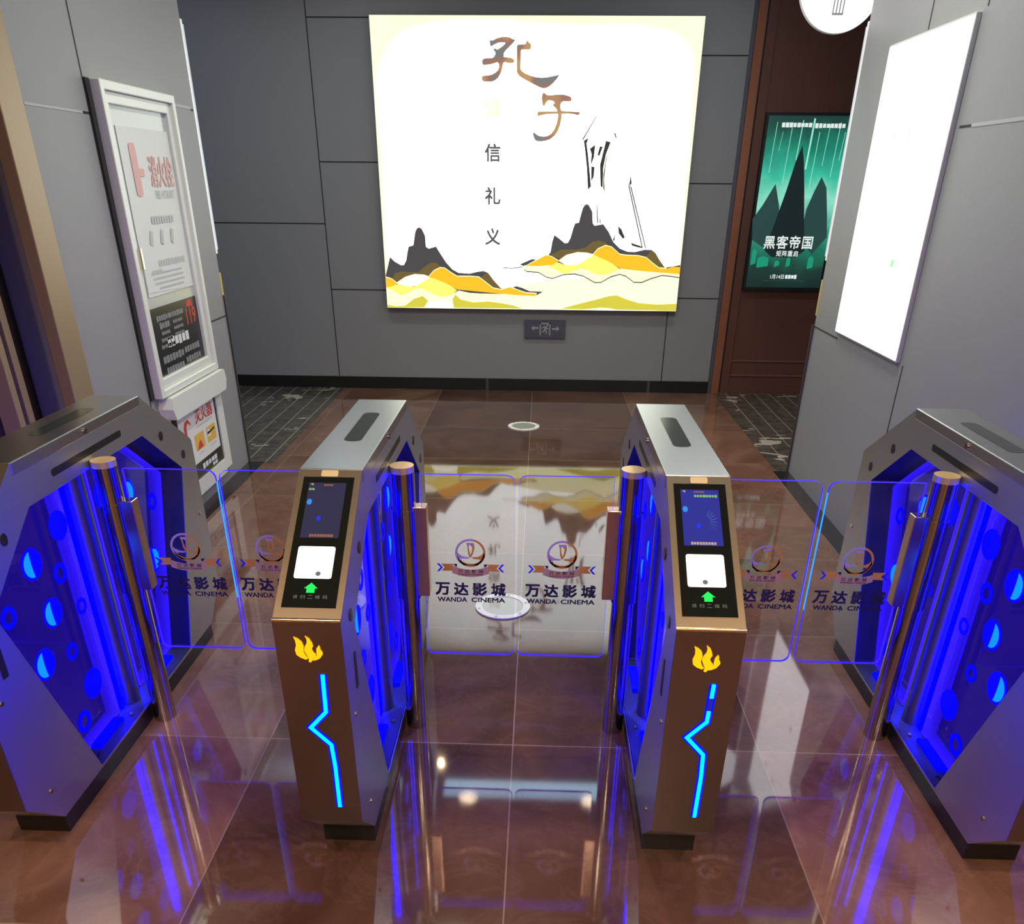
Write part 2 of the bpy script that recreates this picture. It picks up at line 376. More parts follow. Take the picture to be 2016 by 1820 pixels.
# dark doorway with gilded trims nearest the viewer on the left
mb = MB().box(-2.6, XL - .14, -1.0, 3.19, 0, CEIL, dark_door)
mb.box(-2.6, XL - .04, -4, -1.0, 0, CEIL, wall_m)
struct(mb.build('wall_left_doorway'))
dr = MB().box(XL - .04, XL + .012, 3.19, 3.34, 0, CEIL, gold_trim)
struct(dr.build('trim_5', bevel=.004))
dr = MB()
for y0, y1, x in ((3.02, 3.06, XL - .09), (2.93, 2.965, XL - .07)): dr.box(XL - .14, x, y0, y1, 0, 2.6, gold_trim)
struct(dr.build('trim_6', bevel=.003))
# ceiling, outer walls
mb = MB().box(-6, 4.5, -4, 7.6, CEIL, CEIL + .1, ceil_m)
mb.box(-3, 2.4, 6.25, 6.65, CEIL - .02, CEIL, black_trim)
struct(mb.build('ceiling'))
warm = mat('warm_entrance_wall', (.42, .27, .16), .6)
struct(MB().box(-6, 4.5, -4.2, -4, 0, CEIL, warm).build('wall_front'))
struct(MB().box(-6.2, -6, -4, 7.6, 0, CEIL, wall_m).build('wall_far_left'))
struct(MB().box(4.5, 4.7, 5, 7.6, 0, CEIL, brown).build('wall_far_right'))

# ================================================================== CEILING LAMPS (strip and n pair mirrored in the floor, others unseen)
dl = None
for i, (x, y, k) in enumerate(DOWN):
    mbl = MB()
    e = emis('warm_lamp_disc', (1, .74, .42), 14.0) if k in 'wnm' else emis('cool_lamp_disc', (.9, .95, 1), 7.0)
    t = empty('ceiling_downlight', (x, y, CEIL))
    f = lambda a, b, d: (a, b, -d)
    MB().ring(.05, .07, f, 0, .012, mat('lamp_rim', (.5, .5, .48), .3, .8)).build('rim', t)
    MB().cyl((0, 0), .030 if k == 'n' else .049, -.006, -.001, e).build('lamp_disc', t)
    where = ['by the entrance on the left', 'by the entrance on the right', 'behind the viewer, left', 'behind the viewer, right', 'over the passage beside the fire cabinet', 'over the passage beside the right wall', 'over the left side corridor', 'far back at the entrance, left', 'far back at the entrance, right', 'near the back wall, left of the strip lamp', 'near the back wall, right of the strip lamp', 'added as fill before the end of the left wall', 'added as fill before the end of the right wall', 'added as fill at the far left by the back wall', 'added as fill at the far right by the back wall'][i]
    tag(t, ('warm' if k in 'wnm' else 'cool white') + ' round recessed ceiling lamp ' + where, 'lamp', 'recessed ceiling lamps')
t = empty('ceiling_strip_light', (-.05, 5.72, CEIL))
MB().box(-.745, .745, -.13, .13, -.03, 0, mat('lamp_rim')).build('housing', t)
MB().box(-.725, .725, -.11, .11, -.036, -.0301, emis('strip_diffuser', (.46, .76, 1), 5.0)).build('diffuser', t)
tag(t, 'long pale blue ceiling strip lamp mirrored in the floor in front of the middle gate', 'lamp')

# ================================================================== BIG PICTURE LIGHT BOX ON THE BACK WALL
ART = [["pale",[[-0.742,0.791],[-0.33,0.826],[0.027,0.894],[0.432,0.922],[1.114,0.976],[1.114,0.678],[-0.07,0.678],[-1.275,0.674],[-1.281,0.809]]],["mountain",[[-1.279,0.915],[-1.253,0.974],[-1.228,1.053],[-1.192,1.021],[-1.143,0.995],[-1.118,0.996],[-1.096,1.033],[-1.084,1.091],[-1.072,1.131],[-1.033,1.142],[-1.023,1.193],[-1.013,1.238],[-1.0,1.263],[-0.979,1.272],[-0.959,1.259],[-0.936,1.211],[-0.933,1.132],[-0.909,1.119],[-0.851,1.135],[-0.821,1.088],[-0.773,1.019],[-0.724,0.968],[-0.674,0.943],[-0.584,0.938],[-0.521,0.953],[-0.47,0.959],[-0.438,0.948],[-0.394,0.896],[-0.33,0.832],[-0.253,0.832],[-0.202,0.848],[-0.15,0.834],[-0.092,0.811],[0.019,0.809],[-0.034,0.782],[-0.201,0.786],[-0.716,0.791],[-1.279,0.833]]],["olive",[[-1.241,0.869],[-1.192,0.934],[-1.139,0.949],[-1.076,0.945],[-1.005,0.944],[-0.953,0.983],[-0.9,1.015],[-0.856,1.016],[-0.788,0.967],[-0.841,0.908],[-1.098,0.882]]],["olive",[[-0.509,0.888],[-0.457,0.942],[-0.432,0.944],[-0.368,0.867],[-0.33,0.829],[-0.432,0.83]]],["cream",[[-1.276,0.821],[-1.22,0.798],[-1.15,0.768],[-1.084,0.787],[-1.024,0.821],[-0.96,0.818],[-0.897,0.783],[-0.807,0.76],[-0.729,0.779],[-0.677,0.81],[-0.587,0.793],[-0.265,0.779],[-0.459,0.747],[-0.588,0.733],[-0.652,0.756],[-0.691,0.78],[-0.743,0.755],[-0.822,0.724],[-0.887,0.717],[-0.938,0.741],[-1.002,0.752],[-1.068,0.727],[-1.135,0.696],[-1.201,0.683],[-1.276,0.695]]],["white",[[-1.19,0.857],[-1.11,0.905],[-1.032,0.926],[-0.955,0.922],[-0.911,0.907],[-0.958,0.872],[-1.023,0.841],[-1.101,0.835]]],["yellow",[[-1.276,0.823],[-1.217,0.845],[-1.165,0.852],[-1.101,0.837],[-1.037,0.835],[-0.97,0.872],[-0.911,0.907],[-0.841,0.891],[-0.765,0.862],[-0.69,0.81],[-0.742,0.773],[-0.82,0.76],[-0.91,0.789],[-0.973,0.818],[-1.024,0.821],[-1.091,0.787],[-1.157,0.768],[-1.232,0.809]]],["orange",[[-1.277,0.906],[-1.226,0.892],[-1.177,0.857],[-1.23,0.833],[-1.28,0.827]]],["orange",[[-0.917,0.913],[-0.877,0.955],[-0.825,0.978],[-0.787,0.977],[-0.737,0.944],[-0.687,0.916],[-0.585,0.917],[-0.508,0.912],[-0.458,0.877],[-0.394,0.831],[-0.33,0.82],[-0.253,0.841],[-0.201,0.821],[-0.124,0.798],[-0.034,0.793],[-0.047,0.775],[-0.201,0.78],[-0.33,0.79],[-0.458,0.8],[-0.69,0.818],[-0.791,0.868]]],["line",[[-0.917,0.913],[-0.877,0.955],[-0.825,0.978],[-0.787,0.977],[-0.737,0.944],[-0.687,0.916],[-0.585,0.917],[-0.508,0.912],[-0.458,0.877],[-0.394,0.831],[-0.33,0.82],[-0.253,0.841],[-0.201,0.821],[-0.124,0.798],[-0.034,0.793],[-0.034,0.799],[-0.124,0.804],[-0.202,0.827],[-0.253,0.847],[-0.33,0.826],[-0.394,0.837],[-0.458,0.883],[-0.508,0.918],[-0.585,0.923],[-0.687,0.922],[-0.737,0.95],[-0.787,0.982],[-0.825,0.984],[-0.877,0.96],[-0.917,0.919]]],["line",[[-1.19,0.857],[-1.11,0.905],[-1.032,0.926],[-0.955,0.922],[-0.911,0.907],[-0.911,0.912],[-0.955,0.927],[-1.032,0.931],[-1.11,0.91],[-1.19,0.862]]],["line",[[-1.277,0.906],[-1.226,0.892],[-1.177,0.857],[-1.177,0.862],[-1.226,0.897],[-1.276,0.91]]],["chartreuse",[[-1.276,0.695],[-1.201,0.683],[-1.122,0.69],[-1.054,0.74],[-0.975,0.765],[-0.932,0.729],[-0.967,0.677],[-1.277,0.675]]],["chartreuse",[[-0.73,0.743],[-0.703,0.78],[-0.666,0.744],[-0.562,0.721],[-0.433,0.729],[-0.33,0.718],[-0.226,0.701],[-0.148,0.677],[-0.719,0.675]]],["chartreuse",[[0.162,0.679],[0.315,0.72],[0.442,0.751],[0.555,0.782],[0.618,0.789],[0.697,0.76],[0.802,0.732],[0.956,0.722],[1.115,0.73],[1.117,0.675],[0.626,0.678],[0.574,0.689],[0.497,0.692],[0.42,0.685],[0.356,0.678]]],["white",[[-0.967,0.673],[-0.926,0.717],[-0.873,0.73],[-0.795,0.731],[-0.744,0.713],[-0.719,0.676]]],["mountain",[[-0.178,1.011],[-0.128,1.032],[-0.078,1.052],[-0.04,1.047],[-0.065,1.027],[-0.14,0.997]]],["mountain",[[-0.315,0.99],[-0.241,0.985],[-0.153,0.997],[-0.153,0.99],[-0.241,0.979],[-0.315,0.984]]],["mountain",[[0.041,1.068],[0.068,1.103],[0.081,1.182],[0.096,1.227],[0.13,1.205],[0.181,1.169],[0.204,1.172],[0.223,1.205],[0.245,1.283],[0.256,1.311],[0.286,1.317],[0.298,1.372],[0.312,1.42],[0.326,1.44],[0.343,1.446],[0.359,1.437],[0.386,1.394],[0.395,1.312],[0.41,1.296],[0.477,1.308],[0.524,1.253],[0.566,1.181],[0.619,1.136],[0.683,1.113],[0.745,1.112],[0.818,1.129],[0.874,1.128],[0.907,1.105],[0.943,1.055],[0.992,1.0],[1.054,1.01],[1.113,1.02],[1.115,0.976],[0.176,0.989]]],["olive",[[0.06,1.08],[0.109,1.103],[0.158,1.123],[0.27,1.125],[0.345,1.139],[0.404,1.183],[0.454,1.191],[0.504,1.177],[0.543,1.147],[0.481,1.141],[0.422,1.095],[0.347,1.088],[0.235,1.087],[0.148,1.058]]],["olive",[[0.829,1.071],[0.868,1.122],[0.9,1.111],[0.943,1.055],[0.993,0.998],[0.929,1.009]]],["mountain",[[-0.14,0.998],[-0.102,0.99],[-0.001,0.996],[0.151,0.992],[0.302,0.994],[0.63,0.98],[1.115,0.968],[1.12,0.924],[1.037,0.933],[0.973,0.938],[0.888,0.913],[0.814,0.883],[0.751,0.885],[0.684,0.929],[0.633,0.943],[0.558,0.921],[0.485,0.88],[0.434,0.879],[0.343,0.925],[0.266,0.941],[0.178,0.935],[0.09,0.905],[0.039,0.916],[-0.025,0.95],[-0.12,0.955],[-0.142,0.972]]],["cream",[[-0.14,1.007],[-0.102,0.998],[-0.001,1.005],[0.15,1.0],[0.301,1.002],[0.629,0.988],[1.114,0.976],[1.119,0.932],[1.036,0.941],[0.973,0.946],[0.887,0.922],[0.814,0.892],[0.75,0.893],[0.684,0.937],[0.632,0.951],[0.558,0.93],[0.485,0.888],[0.434,0.887],[0.343,0.933],[0.266,0.95],[0.178,0.943],[0.09,0.913],[0.039,0.924],[-0.025,0.958],[-0.121,0.963],[-0.142,0.98]]],["white",[[0.136,1.04],[0.197,1.081],[0.284,1.102],[0.359,1.1],[0.416,1.087],[0.349,1.048],[0.288,1.013],[0.2,1.01]]],["yellow",[[0.049,1.002],[0.111,1.035],[0.2,1.01],[0.288,1.013],[0.349,1.048],[0.422,1.089],[0.486,1.073],[0.629,0.988],[0.556,0.953],[0.494,0.938],[0.43,0.948],[0.378,0.974],[0.315,0.985],[0.253,0.967],[0.197,0.943],[0.139,0.966]]],["orange",[[-0.127,1.0],[-0.077,1.027],[-0.028,1.05],[0.034,1.082],[0.085,1.069],[0.136,1.04],[0.087,1.009],[-0.026,1.001]]],["orange",[[0.41,1.089],[0.445,1.129],[0.505,1.156],[0.556,1.144],[0.622,1.093],[0.672,1.086],[0.772,1.084],[0.836,1.071],[0.889,1.031],[0.942,0.997],[1.006,0.992],[1.054,1.008],[1.115,1.005],[1.116,0.953],[0.996,0.961],[0.807,0.973],[0.642,0.988],[0.525,1.045]]],["line",[[0.41,1.089],[0.445,1.129],[0.505,1.156],[0.556,1.144],[0.622,1.093],[0.672,1.086],[0.772,1.084],[0.836,1.071],[0.889,1.031],[0.942,0.997],[1.006,0.992],[1.005,0.998],[0.942,1.003],[0.889,1.037],[0.835,1.076],[0.772,1.089],[0.672,1.092],[0.621,1.099],[0.556,1.149],[0.505,1.161],[0.445,1.135],[0.409,1.095]]],["line",[[0.136,1.04],[0.197,1.081],[0.284,1.102],[0.359,1.1],[0.416,1.087],[0.416,1.091],[0.359,1.104],[0.284,1.107],[0.197,1.086],[0.136,1.045]]],["line",[[-0.127,1.0],[-0.077,1.027],[-0.028,1.05],[0.034,1.082],[0.085,1.069],[0.136,1.04],[0.136,1.045],[0.085,1.073],[0.034,1.086],[-0.028,1.055],[-0.078,1.031],[-0.128,1.004]]],["sketch",[[0.296,1.867],[0.33,1.886],[0.317,1.85],[0.331,1.781],[0.346,1.692],[0.366,1.567],[0.344,1.544],[0.328,1.692],[0.31,1.798]]],["sketch",[[0.344,1.816],[0.383,1.842],[0.378,1.763],[0.356,1.701],[0.359,1.781]]],["sketch",[[0.361,1.701],[0.386,1.697],[0.383,1.63],[0.366,1.603]]],["sketch",[[0.404,1.777],[0.419,1.833],[0.44,1.829],[0.418,1.768]]],["sketch",[[0.427,1.711],[0.447,1.799],[0.462,1.868],[0.498,1.86],[0.468,1.781],[0.453,1.693],[0.457,1.559],[0.44,1.568]]],["sketch",[[0.489,1.812],[0.471,1.729],[0.464,1.622],[0.474,1.523],[0.46,1.559],[0.456,1.649],[0.468,1.746]]],["sketch",[[0.651,1.577],[0.66,1.578],[0.802,1.141],[0.793,1.143]]],["sketch",[[0.667,1.569],[0.676,1.57],[0.827,1.141],[0.82,1.139]]],["sketch",[[0.666,1.65],[0.677,1.588],[0.657,1.569]]],["sketch",[[0.283,1.876],[0.379,2.023],[0.383,2.021],[0.291,1.873]]],["sketch",[[0.519,1.916],[0.527,1.92],[0.542,1.888],[0.534,1.886]]],["sketch",[[0.594,1.296],[0.622,1.273],[0.653,1.216],[0.638,1.206],[0.603,1.244]]],["sketch",[[0.559,1.196],[0.577,1.244],[0.572,1.187]]],["sketch",[[0.706,1.178],[0.785,1.155],[0.803,1.141],[0.765,1.145],[0.711,1.159]]],["sketch",[[0.415,1.439],[0.421,1.439],[0.437,1.314],[0.428,1.314]]],["sketch",[[0.444,1.347],[0.45,1.347],[0.458,1.314],[0.449,1.314]]]]
CALLI = [[[-0.412,2.48],[-0.387,2.48],[-0.361,2.492],[-0.324,2.5],[-0.292,2.501],[-0.269,2.498],[-0.246,2.487],[-0.234,2.487],[-0.23,2.481],[-0.241,2.468],[-0.268,2.445],[-0.296,2.422],[-0.31,2.406],[-0.31,2.382],[-0.291,2.381],[-0.259,2.378],[-0.24,2.371],[-0.232,2.358],[-0.24,2.348],[-0.268,2.347],[-0.287,2.349],[-0.298,2.354],[-0.308,2.35],[-0.315,2.344],[-0.319,2.327],[-0.326,2.3],[-0.338,2.277],[-0.352,2.257],[-0.376,2.241],[-0.399,2.234],[-0.451,2.234],[-0.465,2.239],[-0.471,2.253],[-0.469,2.264],[-0.458,2.27],[-0.427,2.271],[-0.399,2.276],[-0.371,2.288],[-0.352,2.304],[-0.345,2.319],[-0.344,2.338],[-0.35,2.348],[-0.359,2.352],[-0.375,2.346],[-0.408,2.339],[-0.455,2.334],[-0.467,2.342],[-0.468,2.357],[-0.462,2.368],[-0.445,2.374],[-0.394,2.376],[-0.38,2.384],[-0.371,2.399],[-0.371,2.411],[-0.378,2.418],[-0.386,2.426],[-0.38,2.432],[-0.368,2.431],[-0.356,2.426],[-0.338,2.435],[-0.315,2.449],[-0.299,2.462],[-0.3,2.468],[-0.31,2.469],[-0.347,2.468],[-0.375,2.458],[-0.401,2.445],[-0.408,2.452]],[[-0.215,2.449],[-0.206,2.456],[-0.162,2.457],[-0.151,2.462],[-0.144,2.478],[-0.139,2.481],[-0.132,2.47],[-0.118,2.461],[-0.112,2.448],[-0.118,2.432],[-0.127,2.427],[-0.18,2.428],[-0.187,2.419],[-0.188,2.312],[-0.178,2.299],[-0.155,2.285],[-0.117,2.272],[-0.079,2.263],[-0.032,2.259],[0.015,2.263],[0.061,2.271],[0.098,2.279],[0.081,2.255],[0.053,2.228],[0.026,2.208],[0.007,2.199],[-0.016,2.195],[-0.04,2.2],[-0.078,2.215],[-0.126,2.236],[-0.173,2.257],[-0.197,2.271],[-0.21,2.285],[-0.214,2.297]],[[-0.028,2.133],[-0.026,2.153],[-0.019,2.165],[-0.012,2.169],[-0.001,2.161],[0.013,2.153],[0.042,2.152],[0.079,2.157],[0.117,2.158],[0.15,2.154],[0.179,2.146],[0.191,2.138],[0.192,2.124],[0.183,2.115],[0.133,2.117],[0.117,2.108],[0.11,2.094],[0.111,2.074],[0.119,2.056],[0.174,2.053],[0.241,2.05],[0.255,2.049],[0.259,2.043],[0.251,2.033],[0.242,2.03],[0.213,2.037],[0.174,2.04],[0.122,2.038],[0.121,2.006],[0.112,1.965],[0.097,1.928],[0.074,1.899],[0.041,1.876],[0.007,1.866],[-0.022,1.862],[-0.058,1.863],[-0.073,1.873],[-0.086,1.898],[-0.089,1.915],[-0.081,1.92],[-0.067,1.909],[-0.042,1.896],[-0.008,1.892],[0.021,1.896],[0.049,1.911],[0.072,1.94],[0.088,1.977],[0.096,2.014],[0.097,2.036],[0.088,2.039],[0.012,2.036],[-0.026,2.029],[-0.055,2.022],[-0.059,2.037],[-0.053,2.05],[-0.027,2.051],[0.088,2.052],[0.087,2.062],[0.075,2.076],[0.053,2.092],[0.058,2.098],[0.067,2.1],[0.067,2.108],[0.057,2.118],[0.038,2.121],[0.019,2.121],[0.005,2.109],[-0.006,2.089],[-0.014,2.084],[-0.022,2.101]]]
SMALL = [["诚",-0.392,2.077],["信",-0.393,1.785],["礼",-0.394,1.496],["义",-0.395,1.211]]
LBC = [[-1.279,2.632],[1.122,2.627],[-1.278,0.667],[1.118,0.668]]
def lightbox_face():
    m = bpy.data.materials.new('lightbox_film'); m.use_nodes = True; nt = m.node_tree; N = nt.nodes.new; L = nt.links.new
    b = nt.nodes['Principled BSDF']; b.inputs['Base Color'].default_value = (.3, .3, .28, 1); b.inputs['Roughness'].default_value = .35
    tc = N('ShaderNodeTexCoord'); sep = N('ShaderNodeSeparateXYZ'); L(tc.outputs['Object'], sep.inputs[0])
    def mth(op, a_, b_=None):
        q = N('ShaderNodeMath'); q.operation = op
        for i, v in enumerate((a_, b_)):
            if v is None: continue
            if isinstance(v, (int, float)): q.inputs[i].default_value = v
            else: L(v, q.inputs[i])
        return q.outputs[0]
    n = N('ShaderNodeTexNoise'); n.inputs['Scale'].default_value = 1.6; L(tc.outputs['Object'], n.inputs['Vector'])
    ex = mth('POWER', mth('ABSOLUTE', mth('DIVIDE', mth('ADD', sep.outputs[0], .079), 1.19)), 6.0)
    ez = mth('POWER', mth('ABSOLUTE', mth('DIVIDE', mth('SUBTRACT', sep.outputs[2], 1.58), 1.02)), 6.0)
    tot = mth('ADD', mth('ADD', ex, ez), mth('MULTIPLY', mth('SUBTRACT', n.outputs['Fac'], .5), .5))
    cr = N('ShaderNodeValToRGB'); cr.color_ramp.elements[0].position = .05; cr.color_ramp.elements[1].position = 1.0
    cr.color_ramp.elements[0].color = (.94, 1, .93, 1); cr.color_ramp.elements[1].color = (.355, .368, .255, 1); L(tot, cr.inputs[0])
    L(cr.outputs[0], b.inputs['Emission Color']); b.inputs['Emission Strength'].default_value = 2.6
    return m
PRINT = {'mountain': emis('print_slate', (.075, .068, .072), 1.), 'olive': emis('print_olive', (.17, .12, .035), 1.), 'orange': emis('print_orange', (1.35, .58, .02), 1.),
         'yellow': emis('print_yellow', (1.5, 1.15, .20), 1.), 'cream': emis('print_cream', (1.35, 1.3, .72), 1.), 'pale': emis('print_pale', (1.5, 1.5, .80), 1.), 'line': emis('print_line', (1.6, 1.45, .8), 1.), 'white': emis('print_white', (1.8, 1.75, 1.45), 1.),
         'chartreuse': emis('print_chartreuse', (.72, .65, .06), 1.), 'sketch': emis('print_sketch', (.04, .035, .03), 1.)}
def calli_mat():
    m = bpy.data.materials.new('print_calligraphy'); m.use_nodes = True; nt = m.node_tree; N = nt.nodes.new; L = nt.links.new
    b = nt.nodes['Principled BSDF']; b.inputs['Base Color'].default_value = (.05, .04, .04, 1)
    tc = N('ShaderNodeTexCoord'); n = N('ShaderNodeTexNoise'); n.inputs['Scale'].default_value = 4.2; L(tc.outputs['Object'], n.inputs['Vector'])
    cr = N('ShaderNodeValToRGB'); e = cr.color_ramp.elements; e[0].position = .42; e[0].color = (.20, .19, .18, 1); e[1].position = .6; e[1].color = (.50, .30, .12, 1)
    k = e.new(.5); k.color = (.34, .16, .11, 1); L(n.outputs['Fac'], cr.inputs[0]); L(cr.outputs[0], b.inputs['Emission Color']); b.inputs['Emission Strength'].default_value = 1.0
    return m
YL = 7.12
x0, x1, z0, z1 = (LBC[0][0] + LBC[2][0]) / 2, (LBC[1][0] + LBC[3][0]) / 2, (LBC[2][1] + LBC[3][1]) / 2, (LBC[0][1] + LBC[1][1]) / 2
t = empty('picture_light_box', (0, 0, 0))
mb = MB().box(x0, x1, YL + .004, YW, z0, z1, mat('lightbox_rim', (.10, .11, .08), .4))
mb.build('frame', t)
MB().box(x0 + .004, x1 - .004, YL, YL + .004, z0 + .004, z1 - .004, lightbox_face()).build('lit_panel', t)
mb = MB()
for i, (k, pts) in enumerate(ART):
    mb.poly(pts, lambda a, b, yy=YL - .0008 - .0004 * i: (min(max(a, x0 + .006), x1 - .006), yy, b), PRINT[k])
mb.build('landscape_print', t)['label'] = 'printed grey peaks, golden hills and faint robed figure'
cm = calli_mat()
for grp in (CALLI[:2], CALLI[2:]):
    mb = MB()
    for pts in grp: mb.poly(pts, lambda a, b: (a, YL - .003, b), cm)
    mb.build('calligraphy_character', t)['label'] = 'large brown brushed character'
for ch, x, z in SMALL:
    mb = MB(); add_text(mb, ch, lambda a, b: (a, YL - .003, b), x, z, .115, .115, PRINT['cream'] if ch == '诚' else emis('print_grey', (.10, .10, .10), 1.), .022, keep=True)
    mb.build('small_character', t)['label'] = 'small grey printed character'
tag(t, 'large square lit picture with calligraphy and golden mountains on the grey back wall', 'light box')

# ---- exit sign below it
t = empty('exit_sign', (0, 0, 0))
MB().box(-.131, .213, YW - .022, YW, .441, .583, mat('sign_plate', (.085, .09, .115), .3)).build('plate', t)
mb = MB(); S = lambda a, b: (a, YW - .0228, b); sg = mat('sign_symbol', (.36, .36, .36), .4)
cx, cz = .041, .512
for q in ([(-.045, -.05), (-.035, -.05), (-.035, .05), (-.045, .05)], [(.035, -.05), (.045, -.05), (.045, .05), (.035, .05)], [(-.045, .04), (.045, .04), (.045, .05), (-.045, .05)],
          [(-.115, .008), (-.092, .032), (-.092, .016), (-.056, .016), (-.056, .002), (-.092, .002), (-.092, -.016)], [(.120, .004), (.097, -.020), (.097, -.004), (.058, -.004), (.058, .010), (.097, .010), (.097, .028)],
          [(-.014, .022), (.012, .024), (.018, .012), (.030, .004), (.028, -.002), (.012, .003), (.006, -.008), (.018, -.022), (.016, -.040), (.008, -.040), (.009, -.024), (-.003, -.014), (-.012, -.026), (-.028, -.028), (-.028, -.020), (-.016, -.018), (-.006, 0), (-.008, .014), (-.018, .012), (-.024, .002), (-.030, .006)]):
    mb.poly([(cx + a, cz + b) for a, b in q], S, sg)
mb.poly([(cx + .020 + .008 * math.cos(k * .6), cz + .031 + .008 * math.sin(k * .6)) for k in range(10)], S, sg)
mb.build('symbol', t)
tag(t, 'small dark exit sign with running figure and two arrows below the lit picture', 'sign')

# ---- lit film poster in the brown bay
px0, px1, pz0, pz1, PY = 1.650, 2.285, .838, 2.060, YW + .03
t = empty('film_poster_light_box', (0, 0, 0))
MB().box(px0, px1, PY - .04, PY, pz0, pz1, mat('poster_rim', (.012, .02, .018), .35)).build('frame', t)
def poster_mat():
    m = bpy.data.materials.new('poster_film'); m.use_nodes = True; nt = m.node_tree; N = nt.nodes.new; L = nt.links.new
    b = nt.nodes['Principled BSDF']; b.inputs['Base Color'].default_value = (.02, .04, .035, 1); b.inputs['Roughness'].default_value = .3
    tc = N('ShaderNodeTexCoord'); sep = N('ShaderNodeSeparateXYZ'); L(tc.outputs['Object'], sep.inputs[0])
    mr = N('ShaderNodeMapRange'); mr.inputs[1].default_value = pz0; mr.inputs[2].default_value = pz1; L(sep.outputs[2], mr.inputs[0])
    n = N('ShaderNodeTexNoise'); n.inputs['Scale'].default_value = 5; n.inputs['Detail'].default_value = 4; L(tc.outputs['Object'], n.inputs['Vector'])
    ad = N('ShaderNodeMath'); ad.operation = 'MULTIPLY_ADD'; L(n.outputs['Fac'], ad.inputs[0]); ad.inputs[1].default_value = .24; L(mr.outputs[0], ad.inputs[2])
    sb = N('ShaderNodeMath'); sb.operation = 'SUBTRACT'; L(ad.outputs[0], sb.inputs[0]); sb.inputs[1].default_value = .12
    cr = N('ShaderNodeValToRGB'); e = cr.color_ramp.elements; e[0].position = 0; e[0].color = (.006, .016, .016, 1); e[1].position = 1; e[1].color = (.012, .03, .03, 1)
    for p, c in ((.12, (.01, .035, .03, 1)), (.24, (.01, .16, .10, 1)), (.38, (.03, .30, .19, 1)), (.52, (.26, .72, .55, 1)), (.66, (.04, .50, .33, 1)), (.8, (.008, .22, .14, 1)), (.92, (.008, .06, .045, 1))):
        k = e.new(p); k.color = c
    L(sb.outputs[0], cr.inputs[0]); L(cr.outputs[0], b.inputs['Emission Color']); b.inputs['Emission Strength'].default_value = 1.0
    return m
MB().box(px0 + .02, px1 - .02, PY - .042, PY - .04, pz0 + .02, pz1 - .02, poster_mat()).build('lit_panel', t)
mb = MB(); PF = lambda k: (lambda a, b: (px0 + a * (px1 - px0), PY - .0425 - .0004 * k, pz0 + b * (pz1 - pz0)))
dk = emis('poster_dark', (.007, .016, .018), 1.); md_ = emis('poster_mid', (.02, .06, .055), 1.); gr = emis('poster_green', (.01, .30, .17), 1.); hl = emis('poster_streak', (.30, .85, .66), 1.)
for a, b0, b1, wd in ((.12, .68, .95, .006), (.30, .62, .92, .006), (.42, .75, .96, .01), (.55, .70, .97, .02), (.63, .6, .9, .007), (.74, .72, .93, .006), (.86, .66, .95, .007), (.93, .75, .9, .005), (.20, .8, .9, .004)):
    mb.poly([(a - wd / 2, b0), (a + wd / 2, b0), (a + wd / 2 + .02, b1), (a - wd / 2 + .02, b1)], PF(0), hl)
mb.poly([(.0, .42), (.10, .50), (.22, .62), (.30, .50), (.36, .34), (.2, .25), (.03, .30)], PF(1), md_)
mb.poly([(.62, .30), (.64, .48), (.70, .58), (.76, .66), (.84, .60), (.90, .46), (.95, .32), (.8, .22)], PF(1), md_)
mb.poly([(.20, .24), (.28, .40), (.36, .58), (.42, .74), (.47, .83), (.52, .74), (.58, .58), (.64, .40), (.70, .24), (.6, .20), (.3, .20)], PF(2), dk)
for a, b, wa, hb in ((.20, .17, .14, .07), (.38, .16, .06, .04), (.52, .17, .05, .06), (.80, .17, .07, .08), (.08, .20, .06, .1)):
    mb.poly([(a - wa / 2, b - hb / 2), (a + wa / 2, b - hb / 2 + .01), (a + wa / 2, b + hb / 3), (a, b + hb / 2), (a - wa / 2, b + hb / 3)], PF(2), gr)
mb.build('artwork', t)['label'] = 'green backdrop with bright streaks and dark peaks'
mb = MB(); wh = emis('poster_white', (.75, .85, .82), 1.)
add_text(mb, '黑客帝国', PF(4), .485, .288, .60, .075, wh, .022, 1.1)
mb.build('title_lettering', t); mb = MB()
add_text(mb, '矩阵重启', PF(4), .49, .222, .27, .034, wh, .02, 1.1)
mb.build('subtitle_lettering', t); mb = MB()
add_text(mb, '1月14日', PF(4), .41, .082, .17, .026, wh, .02)
bars(mb, PF(4), .585, .082, .15, .026, 4, wh, 3); bars(mb, PF(4), .5, .057, .52, .006, 22, md_, 2); mb.build('date_lettering', t); mb = MB()
bars(mb, PF(4), .37, .935, .36, .026, 8, wh, 5); bars(mb, PF(4), .76, .932, .36, .026, 8, wh, 8)
mb.build('tagline_lettering', t)
tag(t, 'green lit film poster in a black frame on the brown wall', 'poster')

# ---- lit white display board on the right wall
t = empty('wall_light_box', (0, 0, 0))
y0, y1, z0, z1 = 3.735, 4.585, .905, 2.150
MB().box(XR - .020, XR, y0, y1, z0, z1, mat('board_rim', (.45, .46, .45), .35)).build('frame', t, bevel=.003)
MB().box(XR - .022, XR - .020, y0 + .008, y1 - .008, z0 + .008, z1 - .008, emis('board_light', (1, 1, .99), 2.4, (.5, .5, .5))).build('lit_panel', t)
mb = MB(); BF = lambda a, b: (XR - .0225, a, b)
mb.poly([(3.99, 1.27), (4.03, 1.27), (4.03, 1.30), (3.99, 1.30)], BF, emis('board_green', (.45, .95, .5), 1.))
for (a, b) in ((4.28, 1.76), (4.12, 1.77)): mb.poly([(a, b), (a + .03, b), (a + .03, b + .035), (a, b + .035)], BF, emis('board_pale', (.86, .88, .86), 1.))
mb.build('print', t)
tag(t, 'tall blank white glowing board on the right grey wall', 'light box')

